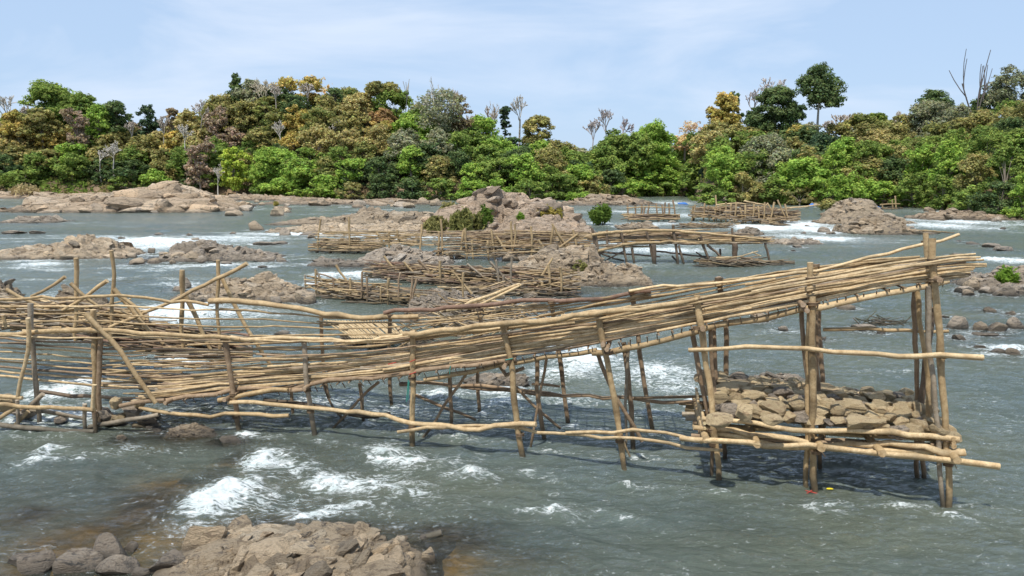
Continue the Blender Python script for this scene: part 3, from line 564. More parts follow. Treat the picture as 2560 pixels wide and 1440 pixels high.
def make_water():
    m, nd, lk, o = mat('river_water'); g = nd.new('ShaderNodeNewGeometry')
    af = nd.new('ShaderNodeAttribute'); af.attribute_name = 'foam'; as_ = nd.new('ShaderNodeAttribute'); as_.attribute_name = 'shallow'; ar = nd.new('ShaderNodeAttribute'); ar.attribute_name = 'rough'
    mp = nd.new('ShaderNodeMapping'); mp.inputs['Scale'].default_value = (.55, 1.15, 1); mp.inputs['Rotation'].default_value = (0, 0, -.2); lk.new(g.outputs['Position'], mp.inputs[0])
    n1 = nn(nd, 'ShaderNodeTexNoise', Scale=1.1, Detail=10., Roughness=.68, Distortion=.7); lk.new(mp.outputs[0], n1.inputs[0])
    n2 = nn(nd, 'ShaderNodeTexNoise', Scale=7., Detail=6., Roughness=.72, Distortion=1.1); lk.new(mp.outputs[0], n2.inputs[0])
    n4 = nn(nd, 'ShaderNodeTexNoise', Scale=.22, Detail=4., Roughness=.6); lk.new(mp.outputs[0], n4.inputs[0])
    # foam threshold
    vo = nn(nd, 'ShaderNodeTexNoise', Scale=5.5, Detail=10., Roughness=.85, Distortion=1.8); lk.new(mp.outputs[0], vo.inputs[0])
    a = nd.new('ShaderNodeMath'); a.operation = 'MULTIPLY_ADD'; lk.new(af.outputs['Fac'], a.inputs[0]); a.inputs[1].default_value = .275; lk.new(vo.outputs[0], a.inputs[2])
    vr = nn(nd, 'ShaderNodeTexNoise', Scale=2.6, Detail=6., Roughness=.6, Distortion=2.2); lk.new(mp.outputs[0], vr.inputs[0])
    r1 = nd.new('ShaderNodeMath'); r1.operation = 'MULTIPLY_ADD'; lk.new(vr.outputs[0], r1.inputs[0]); r1.inputs[1].default_value = 2; r1.inputs[2].default_value = -1
    r2 = nd.new('ShaderNodeMath'); r2.operation = 'ABSOLUTE'; lk.new(r1.outputs[0], r2.inputs[0])
    r3 = nd.new('ShaderNodeMath'); r3.operation = 'MULTIPLY_ADD'; lk.new(r2.outputs[0], r3.inputs[0]); r3.inputs[1].default_value = -.75; lk.new(a.outputs[0], r3.inputs[2])
    fm = ramp(nd, lk, r3.outputs[0], .53, .70)
    # floating specks
    vs = nn(nd, 'ShaderNodeTexNoise', Scale=11., Detail=3., Roughness=.8, Distortion=.4); lk.new(mp.outputs[0], vs.inputs[0])
    a2 = nd.new('ShaderNodeMath'); a2.operation = 'MULTIPLY_ADD'; lk.new(n4.outputs[0], a2.inputs[0]); a2.inputs[1].default_value = .25; lk.new(vs.outputs[0], a2.inputs[2])
    sp = ramp(nd, lk, a2.outputs[0], .83, .87)
    fmax = nd.new('ShaderNodeMath'); fmax.operation = 'MAXIMUM'; lk.new(fm, fmax.inputs[0]); 
    spm = nd.new('ShaderNodeMath'); spm.operation = 'MULTIPLY'; lk.new(sp, spm.inputs[0]); spm.inputs[1].default_value = .55; lk.new(spm.outputs[0], fmax.inputs[1])
    deep = mixc(nd, lk, ramp(nd, lk, n4.outputs[0], .35, .65), (.085, .115, .108), (.115, .13, .092))
    # bubbles under the surface make the water round the foam milkier
    mil = nd.new('ShaderNodeMath'); mil.operation = 'MULTIPLY'; lk.new(af.outputs['Fac'], mil.inputs[0]); mil.inputs[1].default_value = .35; mil.use_clamp = True
    deep = mixc(nd, lk, mil.outputs[0], deep, (.2, .26, .23))
    rr = nd.new('ShaderNodeMapRange'); rr.inputs[3].default_value = .08; rr.inputs[4].default_value = .22; lk.new(ar.outputs['Fac'], rr.inputs[0])
    h = nd.new('ShaderNodeMath'); h.operation = 'MULTIPLY_ADD'; lk.new(n2.outputs[0], h.inputs[0]); h.inputs[1].default_value = .30; lk.new(n1.outputs[0], h.inputs[2])
    b = nn(nd, 'ShaderNodeBump', Strength=1., Distance=.2); lk.new(h.outputs[0], b.inputs['Height'])
    gl = nd.new('ShaderNodeBsdfGlossy'); lk.new(rr.outputs[0], gl.inputs['Roughness']); lk.new(b.outputs[0], gl.inputs['Normal']); gl.inputs['Color'].default_value = (1, 1, 1, 1)
    fr = nn(nd, 'ShaderNodeFresnel', IOR=1.34); lk.new(b.outputs[0], fr.inputs['Normal'])
    df = nd.new('ShaderNodeBsdfDiffuse'); lk.new(deep, df.inputs[0]); lk.new(b.outputs[0], df.inputs['Normal'])
    tp_ = nd.new('ShaderNodeBsdfTransparent'); tp_.inputs[0].default_value = (.93, .88, .72, 1)
    al = nd.new('ShaderNodeMapRange'); al.inputs[3].default_value = 0.; al.inputs[4].default_value = .9; lk.new(as_.outputs['Fac'], al.inputs[0])
    bs = nd.new('ShaderNodeMixShader'); lk.new(al.outputs[0], bs.inputs[0]); lk.new(df.outputs[0], bs.inputs[1]); lk.new(tp_.outputs[0], bs.inputs[2])
    p = nd.new('ShaderNodeMixShader'); lk.new(fr.outputs[0], p.inputs[0]); lk.new(bs.outputs[0], p.inputs[1]); lk.new(gl.outputs[0], p.inputs[2])
    d = nd.new('ShaderNodeBsdfDiffuse'); d.inputs[0].default_value = (.78, .82, .83, 1)
    lk.new(mixc(nd, lk, ramp(nd, lk, n2.outputs[0], .38, .6), (.5, .57, .57), (.82, .85, .86)), d.inputs[0])
    b2 = nn(nd, 'ShaderNodeBump', Strength=.55, Distance=.2); lk.new(vo.outputs[0], b2.inputs['Height']); lk.new(b2.outputs[0], d.inputs['Normal'])
    mxs = nd.new('ShaderNodeMixShader'); lk.new(fmax.outputs[0], mxs.inputs[0]); lk.new(p.outputs[0], mxs.inputs[1]); lk.new(d.outputs[0], mxs.inputs[2])
    lk.new(mxs.outputs[0], o.inputs[0]); return m
tag(link('river_water', me, make_water()), kind='structure')

# ------------------------------------------------------------------ main trap
R = random.Random(4)
TAN = (.48, .355, .195); BUFF = (.63, .485, .285); BROWN = (.33, .24, .155); GREY = (.37, .315, .24); DARK = (.17, .125, .085); RED = (.27, .17, .12)
KX = -4.6
def FY(X):
    return 12.72 - .303 * X if X > KX else 12.72 - .303 * KX + (KX - X) * .05
def onplane(px, py, off=0., dx=0.):
    d = ray(px, py)
    # Y = FY(X-dx)+off
    t = (12.72 + off + .303 * dx) / (d[1] + .303 * d[0])
    if d[0] * t - dx < KX:
        a = 12.72 - .303 * KX + .05 * KX + off + .05 * dx; t = a / (d[1] + .05 * d[0])
    return np.array((d[0] * t, d[1] * t, H + d[2] * t))
PL = {'F': (0, 0), 'f': (-.12, 0), 'B': (1.95, .3), 'M': (1.0, .15), 'b': (2.1, .3)}
def tr(pts, plane='F'):
    o, dx = PL[plane] if isinstance(plane, str) else (plane, plane * .15)
    return [onplane(a, b, o, dx) for a, b in pts]
Ef = interp([(-60,968),(0,972),(240,998),(380,1008),(560,984),(770,969),(850,957),(1021,940),(1270,898),(1492,866),(1739,816),(2003,762),(2322,706),(2369,698)])
Tf = interp([(-60,824),(0,828),(222,836),(350,833),(556,845),(757,850),(947,853),(1043,833),(1247,810),(1500,780),(1737,751),(2017,700),(2322,652),(2400,640)])
Tb = interp([(-60,752),(97,750),(272,743),(521,756),(813,783),(1047,790),(1300,760),(1573,728),(1793,698),(2017,665),(2307,640),(2396,636)])
pxs = np.linspace(-60, 2400, 120)
fb = np.array([onplane(p, Ef(p)) for p in pxs]); ft = np.array([onplane(p, Tf(p)) for p in pxs]); bt = np.array([onplane(p, Tb(p), 1.95, .3) for p in pxs])
zf = lambda X: float(np.interp(X, fb[:, 0], fb[:, 2])); zt = lambda X: float(np.interp(X, ft[:, 0], ft[:, 2])); zb = lambda X: float(np.interp(X, bt[:, 0], bt[:, 2]))
XL, XR = fb[0, 0], fb[-1, 0]; XF0 = onplane(400, 1006)[0]
trap = empty('bamboo_fish_trap', (0.5, 12.6, 0))
tag(trap, 'long sloping fish trap of bamboo poles on stilts crossing the foreground', 'fish trap')
def tp(name, pts, plane, r, tint=None, r1=None, wob=.01, rings=0.05, down=False):
    P = tr(pts, plane)
    if down:
        d = P[-1] - P[-2]; d /= np.linalg.norm(d); P.append(P[-1] + d * .9)
    tint = np.array(tint or R.choice([TAN, BROWN, TAN, GREY])) * R.uniform(.88, 1.12)
    return stick(name, P, r * .87, (r1 or r * .9) * .85, tint, WOOD, trap, R, wob * 1.5, rings, 9)
# front posts
POSTS = [([(76,758),(85,880),(96,996)],.058,GREY),([(233,774),(232,860),(238,960),(240,1062)],.066,TAN),([(248,820),(250,900),(250,1005)],.055,BROWN),
 ([(560,842),(572,933),(587,1007),(603,1084)],.058,BROWN),([(760,850),(768,988),(783,1106)],.057,GREY),([(1031,828),(1030,960),(1027,1148)],.062,TAN),
 ([(1257,806),(1270,897),(1283,1026),(1312,1180)],.062,TAN),([(1496,783),(1519,897),(1539,1049),(1565,1215)],.060,TAN),([(1742,738),(1751,813),(1770,949),(1783,1085),(1796,1236)],.060,TAN),
 ([(2032,741),(2036,910),(2037,1085),(2041,1268)],.062,TAN),([(2330,596),(2333,696),(2346,778),(2352,910),(2362,1027),(2368,1112),(2376,1302)],.060,TAN),([(2322,715),(2332,852),(2339,988),(2349,1069),(2353,1295)],.044,GREY)]
for pts, r, t in POSTS: tp('post', pts, 'F', r, t, down=True)
tp('post', [(2026,656),(2021,778),(2018,900),(2019,1019),(2022,1281)], .12, .052, TAN, down=True)
tp('post', [(2314,582),(2318,723),(2322,850),(2320,1062)], .35, .048, TAN)
tp('post', [(2291,716),(2300,800),(2307,871),(2316,949),(2327,1058),(2330,1150)], .5, .045, TAN)
tp('post', [(1776,820),(1778,900),(1781,1019),(1779,1222)], .2, .04, BROWN, down=True)
BP = [([(803,786),(806,850),(812,940),(826,992)],.052),([(976,792),(976,944),(979,1016)],.05),([(1199,776),(1195,928),(1199,1044)],.05),([(1378,750),(1386,830),(1395,889),(1420,1068)],.055),([(1580,727),(1588,790),(1601,854),(1635,1093)],.055),
 ([(1796,692),(1800,760),(1805,880),(1813,976),(1818,1080)],.055),([(2038,661),(2047,762),(2052,880),(2060,980),(2064,1090)],.055)]
for pts, r in BP: tp('post', pts, 'B', r, BROWN, down=True)
MP = [([(899,958),(904,1000),(911,1062)],.045),([(1124,930),(1128,1000),(1133,1094)],.045),([(1343,890),(1350,1018),(1366,1128)],.05),([(1559,856),(1570,955),(1584,1143)],.055),([(1783,812),(1788,900),(1794,1000),(1811,1166)],.05),([(728,976),(730,1010)],.04),([(2040,760),(2046,870),(2050,1000),(2052,1160)],.045),([(2288,720),(2291,1000),(2292,1165)],.045),([(2300,1050),(2309,1172)],.05)]
for pts, r in MP: tp('post', pts, 'M', r, BROWN, down=True)
# braces
BR = [([(214,785),(272,840),(331,922),(360,965),(390,1008)],-.15,.058,TAN),([(1169,930),(1083,1057),(1036,1128)],.5,.034,BROWN),([(947,955),(862,1037),(806,1098)],.5,.036,BROWN),([(1290,966),(1336,1018),(1402,1072)],1.3,.036,BROWN),([(1037,987),(1122,1022),(1190,1050)],1.3,.036,BROWN),
 ([(1492,876),(1542,987),(1606,1104)],.35,.042,BROWN),([(1573,856),(1562,994),(1563,1124)],.8,.032,GREY),([(1367,892),(1344,1033),(1318,1152)],.5,.03,BROWN),([(1556,1100),(1575,1142)],.3,.025,BUFF),
 ([(1729,822),(1747,922),(1776,1062)],.3,.05,BROWN),([(2331,768),(2307,929),(2299,1044)],.9,.06,DARK),([(2003,765),(2010,860),(2022,960)],.2,.045,BROWN),([(810,963),(806,1000),(860,1050)],.9,.03,DARK),([(660,1000),(790,1012),(930,1046),(975,1034)],1.,.05,DARK),([(620,985),(700,978),(735,965)],.5,.06,BROWN),([(1000,960),(1018,985),(1040,960)],.3,.05,DARK),([(1240,900),(1262,940),(1310,920)],.4,.05,BROWN)]
for pts, off, r, t in BR: tp('brace', pts, off, r, t)
# rails and low horizontal poles
RL = [([(570,1007),(750,1027),(900,1040),(965,1046),(1007,1063),(1120,1068),(1223,1068),(1282,1057),(1340,1061)],-.1,.045,BUFF,.055),([(994,1080),(1146,1080),(1317,1086),(1414,1098),(1550,1103),(1710,1113),(1806,1126)],-.12,.036,BUFF,.03),
 ([(1414,1082),(1531,1090),(1601,1082),(1700,1094),(1756,1106)],-.16,.035,BUFF,.03),([(1700,1095),(1756,1108),(1861,1117),(1963,1127),(2045,1131),(2150,1147),(2375,1162),(2499,1166)],-.2,.05,BUFF,.055),
 ([(1721,875),(1745,878),(1856,869),(2023,873),(2151,880),(2206,879),(2361,891),(2458,894)],-.12,.038,BUFF,.05),([(2058,824),(2206,821),(2300,824),(2372,828)],1.0,.04,TAN,.03),
 ([(1801,949),(1887,961),(2011,970)],1.7,.045,TAN,.04),([(2066,976),(2186,982),(2295,996)],1.6,.045,BUFF,.05),([(1810,1000),(1900,985),(2020,1010)],1.5,.03,BROWN,.025),
 ([(1037,956),(1270,967),(1418,987),(1519,994),(1650,1004),(1765,1008)],1.6,.042,BROWN,.04),([(1153,967),(1280,978),(1408,990)],1.65,.035,BROWN,.03),([(1585,994),(1680,991),(1765,991)],1.6,.032,BROWN,.03),([(1330,960),(1400,966)],1.5,.03,BROWN,.03),
 ([(349,1019),(396,1024),(450,1047),(504,1041),(551,1045),(605,1037),(722,1039)],-.1,.042,TAN,.045),([(545,1001),(600,995),(650,984),(720,975)],-.05,.055,TAN,.05),
 ([(0,836),(222,838),(300,834),(420,838),(556,846),(600,848)],-.1,.055,TAN,.05),([(577,843),(620,851),(700,849),(757,850),(850,853),(947,854),(1000,842),(1023,833)],-.1,.05,BUFF,.04),([(1010,835),(1043,833),(1247,810),(1350,800),(1460,783),(1520,778)],-.08,.062,TAN,.055),([(1500,781),(1600,773),(1680,762),(1745,748)],-.08,.055,TAN,.04),
 ([(-40,752),(97,750),(180,748),(272,743),(335,747),(430,757),(521,762)],1.9,.042,TAN,.04),([(523,753),(647,767),(813,783),(963,794),(1047,790)],1.85,.072,TAN,.06),([(960,783),(1133,775),(1267,763),(1460,750),(1500,747),(1627,727)],1.8,.052,RED,.045),
 ([(1573,728),(1793,698),(2017,665),(2180,636),(2307,607),(2398,586)],1.7,.032,BUFF,.03),
 ([(400,1004),(480,996),(560,989),(640,978),(770,972)],.05,.055,BROWN,.05),([(700,975),(850,959),(1021,944),(1180,918),(1290,900)],.05,.05,BROWN,.05),([(1060,950),(1270,908),(1380,890),(1492,876)],.06,.05,TAN,.05),([(1480,882),(1600,862),(1739,832),(1760,826)],.06,.058,TAN,.05),([(1755,822),(1860,808),(2003,775),(2010,772)],.06,.06,TAN,.055),([(2000,772),(2150,746),(2322,712),(2372,702)],.06,.06,BUFF,.05)]
for pts, off, r, t, r1 in RL: tp('pole', pts, off, r, t, r1, wob=.018)
# butt ends of cross bearers under the floor
for px, py in [(1260,918),(1517,874),(1757,823),(2008,762),(2018,777),(1507,862),(560,1000),(412,1008),(2350,700),(760,972)]:
    P = onplane(px, py, -.22); P2 = P + np.array((.45, 2.35, -.02)); stick('bearer', [P, P2], .042, .04, np.array(BROWN), WOOD, trap, R, .005, 0, 9)
# the slatted bamboo floor, side rods: each rod a part
rods = []
def rodline(x0, x1, ofs, zfun, r, tint, jit=.02):
    n = max(3, int((x1 - x0) / .55)); P = []
    for i in range(n + 1):
        X = x0 + (x1 - x0) * i / n; P.append((X + ofs * .15, FY(X) + ofs, zfun(X)))
    rods.append((P, r, tint))
NF = 34
for k in range(NF):
    o_ = .06 + 1.85 * k / (NF - 1); x = XF0 - .4 * R.random()
    while x < XR - .3:
        l = R.uniform(3.6, 6.2); x1 = min(x + l, XR + R.uniform(-.1, .25)); sl = R.uniform(-.012, .03); dz = R.uniform(0, .035); dv = R.uniform(-.02, .02)
        if XR - x1 < 1.5: x1 = XR + R.uniform(-.1, .25)
        t = np.array(R.choice([TAN, BROWN, BUFF, GREY, BUFF, BROWN, TAN])) * R.uniform(.8, 1.1)
        rodline(x - .35, x1, o_ + dv, lambda X, sl=sl, dz=dz: zf(X) + dz + .04, R.uniform(.014, .027), t)
        x = x1
for k, f in enumerate([.04,.1,.17,.245,.32,.4,.48,.56,.65,.74,.83,.92]):
    x = XL + (0 if f > .1 else 4)
    while x < XR - .4:
        l = R.uniform(4.2, 6.8); x1 = min(x + l, XR + R.uniform(.0, .35))
        if XR - x1 < 1.6: x1 = XR + R.uniform(.0, .35)
        df = R.uniform(-.025, .025)
        t = np.array(R.choice([TAN, BUFF, BUFF, TAN, BROWN])) * R.uniform(.88, 1.1)
        rodline(x - .5, x1, R.choice([.07, -.09 if f > .5 else .07]), lambda X, f=f, df=df: zf(X) + .06 + (zt(X) - zf(X)) * (f + df), R.uniform(.019, .030), t)
        x = x1
for k, f in enumerate([.05,.16,.28,.4,.52,.64,.76,.88]):
    x = XL if f > .45 else XF0
    while x < XR - .4:
        l = R.uniform(4.5, 7); x1 = min(x + l, XR + .2)
        if XR - x1 < 1.6: x1 = XR + R.uniform(0, .3)
        df = R.uniform(-.03, .03)
        t = np.array(R.choice([TAN, BUFF, BUFF, TAN])) * R.uniform(.85, 1.05)
        rodline(x - .5, x1, 1.86, lambda X, f=f, df=df: zf(X) + .06 + (zb(X) - zf(X)) * (f + df), R.uniform(.017, .026), t)
        x = x1
rest = MB(); rods.sort(key=lambda q: -q[1] * len(q[0]) * 1.0)
for i, (P, r, t) in enumerate(rods):
    if i < 100: stick('bamboo_rod', P, r, r * .7, t, WOOD, trap, R, .011, .2, 6)
    else: rest.tube(P, r, r * .7, t, 6, .011, .2, R)
tag(rest.build('bamboo_rods', WOOD, trap), kind='stuff')
# short cross sticks under the floor + lashings round the front stringer
lash = MB()
X = XF0 + .2
while X < XR:
    z = zf(X); b = R.uniform(-.1, -.02)
    lash.tube([(X, FY(X) + b, z + .0), (X + .25 + R.uniform(-.05, .05), FY(X) + 1.95, z - .0)], .016, .013, np.array(BROWN) * R.uniform(.7, 1.1), 5, .006, 0, R)
    X += R.uniform(.16, .4)
for px in list(range(420, 2360, 34)):
    P = onplane(px + R.uniform(-9, 9), Ef(px) + 4, .05); a = R.uniform(-.03, .03)
    lash.tube([P + (-.02, -.07, .05), P + (a, -.075, -.03), P + (a + .02, .0, -.075)], .012, .009, np.array(DARK) * R.uniform(.8, 1.6), 4, 0, 0, R)
tag(lash.build('lashings', WOOD, trap), kind='stuff')
for pts in [[(1072/2.571+850-3,900),(1277,893),(1276,905),(1282,896)],[(1021,950),(1025,970),(1016,1005)],[(1023,955),(1020,1000)],[(1126,915),(1128,925),(1124,935)]]:
    b = MB(); b.tube(tr(pts, -.17), .011, .009, (.05, .3, .24), 4, 0, 0, R); b.build('green_cord', ROPE, trap)
for pts in [[(1024,905),(1038,899)],[(1024,936),(1040,930)],[(970,911),(990,906)],[(2014,1226),(2052,1236)],[(2016,1234),(2030,1226)]]:
    b = MB(); b.tube(tr(pts, -.07), .010, .010, (.5, .06, .04), 4, 0, 0, R); b.build('red_cord', REDC, trap)
def binding(px, py, off, r=.075, n=3):
    P = onplane(px, py, off); b = MB(); pts = [P + (r * math.cos(a), r * 1.1 * math.sin(a), -.03 + .06 * a / (2 * PI * n)) for a in np.linspace(0, 2 * PI * n, 12 * n)]
    b.tube(pts, .011, .011, np.array((.2, .14, .085)) * R.uniform(.6, 1.5), 4, 0, 0, R, seg=12 * n)
    b.tube([pts[-1], pts[-1] + (R.uniform(-.08, .08), -.03, -.1)], .008, .005, (.3, .22, .13), 4, 0, 0, R); b.build('binding', WOOD, trap)
for px, py in [(76,832),(234,838),(560,848),(760,852),(1031,836),(1257,810),(1498,782),(1743,750),(2026,698),(2033,760),(2331,652),(2334,700),(1744,820),(1520,880),(1272,900),(1030,945),(768,975),(583,985),(1031,1066),(1284,1060),(1300,1086),(1545,1092),(1549,1102),(1776,1046),(1779,1075),(1783,1110),(2037,1078),(2038,1100),(2039,1130),(2366,1098),(2369,1130),(2371,1160),(1750,872),(2035,875),(2357,890),(590,1042),(776,1028),(240,1030)]:
    binding(px, py, -.02)
for px, py in [(545,756),(804,782),(976,790),(1199,774),(1378,756),(1580,727),(1796,698),(2038,664),(2314,606)]: binding(px, py, 1.9)
# crib under the raised end: cross bearers, bed of logs, edge poles
for px, py in [(1766,1099),(1893,1112),(2054,1121),(2206,1134),(2394,1151)]:
    P = onplane(px, py, -.3); stick('crib_bearer', [P, P + np.array((.35, 2.2, .02))], .06, .052, np.array(TAN), WOOD, trap, R, .01, 0, 9)
CB = [([(1756,1046),(1850,1054),(2030,1076),(2150,1084),(2398,1099)],-.08,.040,.05),([(1734,1069),(1850,1078),(2000,1097),(2188,1110),(2413,1131)],-.08,.05,.06),([(1756,1080),(1900,1093),(2050,1106),(2230,1118),(2400,1128)],.05,.045,.05)]
for pts, off, r, r1 in CB: tp('crib_pole', pts, off, r, BUFF, r1, wob=.02)
for k in range(9):
    o_ = .15 + k * .23
    za = onplane(1800, 1100, 0)[2] - .02; zc = onplane(2390, 1134, 0)[2] - .0
    X0c, X1c = onplane(1745, 1090)[0], onplane(2400, 1130)[0]
    stick('crib_pole', [(X0c + o_ * .1 + R.uniform(-.1, .1), FY(X0c) + o_, za), (X1c + R.uniform(-.1, .15) + o_ * .1, FY(X1c) + o_, zc)], .045, .036, np.array(R.choice([TAN, BROWN, GREY])), WOOD, trap, R, .015, .05, 7)
for z_ in (.05, .13, .21):                                       # stacked sticks at the crib's left end, running away from the camera
    P = onplane(1762, 1092 - z_ * 160, -.12); stick('crib_end_stick', [P, P + np.array((.35, 2.0, .0))], .03, .026, np.array(BUFF), WOOD, trap, R, .01, .05, 6)
    P = onplane(2385, 1122 - z_ * 110, -.12); stick('crib_end_stick', [P, P + np.array((.35, 2.0, .0))], .035, .03, np.array(TAN), WOOD, trap, R, .01, .05, 6)
# stones in the crib, each a thing
SLAB = ['pale cracked stone', 'tan angular stone', 'sandy wedge stone', 'grey brown stone', 'buff blocky stone']
ns = 0; RS = random.Random(11)
big_st = [(1872,1012,44,46,'large squarish cream stone behind the front pole of the crib'),(1930,1038,72,52,'broad cream stone with a white splash on the crib'),(1860,1050,44,52,'upright tan stone at the left front of the crib'),(1924,1062,70,36,'rounded tan stone wedged behind the front pole of the crib'),(1800,1060,70,46,'flat tan slab at the left corner of the crib'),(1994,1030,60,60,'dark grey tilted slab beside the middle post'),(2150,1068,90,40,'long pale brick shaped stone at the front centre of the crib'),(2210,1050,80,52,'cut tan stone right of the long pale one'),(2130,1010,50,44,'dark grey stone in the middle of the right crib half'),(2300,1066,60,34,'grey peaked stone near the right post'),(1815,985,60,36,'boulder tied with vine at the back left of the crib'),(2260,1000,50,40,'sunlit slanting stone at the back right of the crib')]
def crib_pt(px, py, z): return gp(px, py, z)
zc_f = interp([(1750,1.16),(2030,1.05),(2400,.98)])
for px, py, w, h, lab in big_st:
    z = zc_f(px) + .17; P = gp(px, py - h * .3, z); k = P[1] / F; ns += 1
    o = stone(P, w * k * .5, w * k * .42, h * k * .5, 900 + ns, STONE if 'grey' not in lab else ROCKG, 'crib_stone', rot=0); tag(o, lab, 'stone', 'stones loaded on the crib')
ORD = ['first', 'second', 'third', 'fourth', 'fifth', 'sixth', 'seventh', 'eighth', 'ninth', 'tenth', 'eleventh', 'twelfth']
XM = onplane(2036, 1085)[0]
for row in range(9):
    o_ = .08 + row * .225
    rowst = []; X = X0c + .1 + RS.uniform(0, .12)
    while X < X1c - .14:
        w = RS.uniform(.13, .31); rowst.append((X + w / 2, w)); X += w * .80
    for xc, w in rowst:
        ns += 1; frac = (xc - X0c) / (X1c - X0c)
        z = 1.16 - .14 * frac + RS.uniform(.02, .14) + .16 * math.sin(min(1, o_ / 1.9) * PI)
        g_ = RS.random() < .16
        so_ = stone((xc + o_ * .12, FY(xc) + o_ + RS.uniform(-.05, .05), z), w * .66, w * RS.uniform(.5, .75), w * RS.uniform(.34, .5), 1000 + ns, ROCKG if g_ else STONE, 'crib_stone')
        right = xc > XM; k_ = sorted([abs(q - XM) for q, _ in rowst if (q > XM) == right]).index(abs(xc - XM))
        rn = ['front row', 'second row', 'third row', 'fourth row', 'middle row', 'sixth row', 'seventh row', 'eighth row', 'back row'][row]
        tag(so_, f"{'grey' if g_ else 'tan'} broken stone, {ORD[min(k_, 11)]} to the {'right' if right else 'left'} of the middle post in the crib's {rn}", 'stone', 'stones loaded on the crib')
# small log crib at the left end of the trap and its stones
LC = [([(-20,1011),(110,1017),(238,1025)],-.3,.052,TAN),([(-10,1061),(60,1070),(150,1074),(236,1079)],-.32,.06,GREY),([(-10,990),(56,995)],-.25,.05,BUFF),([(77,1025),(140,1034),(208,1046)],.1,.05,GREY),([(100,979),(150,984),(218,990)],.7,.05,DARK),([(236,962),(235,1000),(231,1026)],-.32,.05,BUFF),([(222,1068),(302,1056),(396,1037)],-.2,.055,GREY),
 ([(108,985),(80,1010),(58,1030)],-.1,.05,GREY),([(44,1016),(20,1035),(-10,1052)],-.3,.05,TAN),([(43,1000),(45,1062)],-.3,.04,GREY),([(70,795),(74,840),(64,900),(52,950),(44,994)],-.25,.045,BUFF),([(250,1085),(320,1078),(392,1082)],-.15,.04,GREY),([(212,1010),(214,1088)],-.25,.045,GREY),([(236,1030),(240,1092)],-.3,.05,BROWN),([(300,1015),(330,1000),(400,1010),(412,1000)],-.1,.05,BROWN),([(30,1072),(56,1040),(70,1028)],-.2,.05,BUFF),([(215,1100),(300,1092)],-.2,.045,DARK),([(210,990),(330,1000)],.6,.045,BROWN),([(0,1025),(40,1040),(90,1010)],.1,.05,BROWN)]
for pts, off, r, t in LC: tp('crib_log', pts, off, r, t, wob=.012)
for px, py, w, h, lab in [(330,1045,70,46,'large grey oval stone on the left log crib'),(258,1056,52,50,'dull grey slab standing inside the left log crib'),(285,1068,60,36,'tan wedge stone under the large oval one in the log crib'),(276,1092,30,24,'yellowish block at the foot of the left log crib'),(305,1080,40,22,'small grey stone between the lower logs of the log crib'),(292,1022,24,40,'thin upright sliver stone on the left log crib'),(352,1078,44,24,'rounded tan stone at the right foot of the log crib'),(300,1056,36,26,'small tan stone left of the large oval one'),(385,1076,40,20,'low grey stone furthest right at the log crib'),(262,1086,34,24,'tan stone at the lower front of the log crib'),(345,1020,40,26,'tan stone at the back of the left log crib'),(60,1052,50,30,'dark brown stone between the lower logs at the far left'),(150,1060,40,24,'grey stone in the middle of the long low logs'),(230,1108,30,16,'dark wet stone under the left log crib'),(365,1060,60,20,'flat grey stone right of the left log crib'),(20,1030,50,50,'brownish block inside the log crib at the left edge')]:
    P = onplane(px, py - h * .45, .12); k = P[1] / F; ns += 1
    o = stone(P, w * k * .5, .2, h * k * .5, 2000 + ns, ROCKG if 'grey' in lab or 'dark' in lab else STONE, 'crib_stone', rot=0); tag(o, lab, 'stone')
# loose sheet of bamboo sticks lying behind the trap, and floating yellow leaf
P0 = onplane(2072, 1262, .1); yl = stone((P0[0], P0[1], .03), .055, .03, .012, 31, YEL, 'leaf', rot=0); tag(yl, 'small bright yellow leaf floating beside the middle front post', 'leaf')

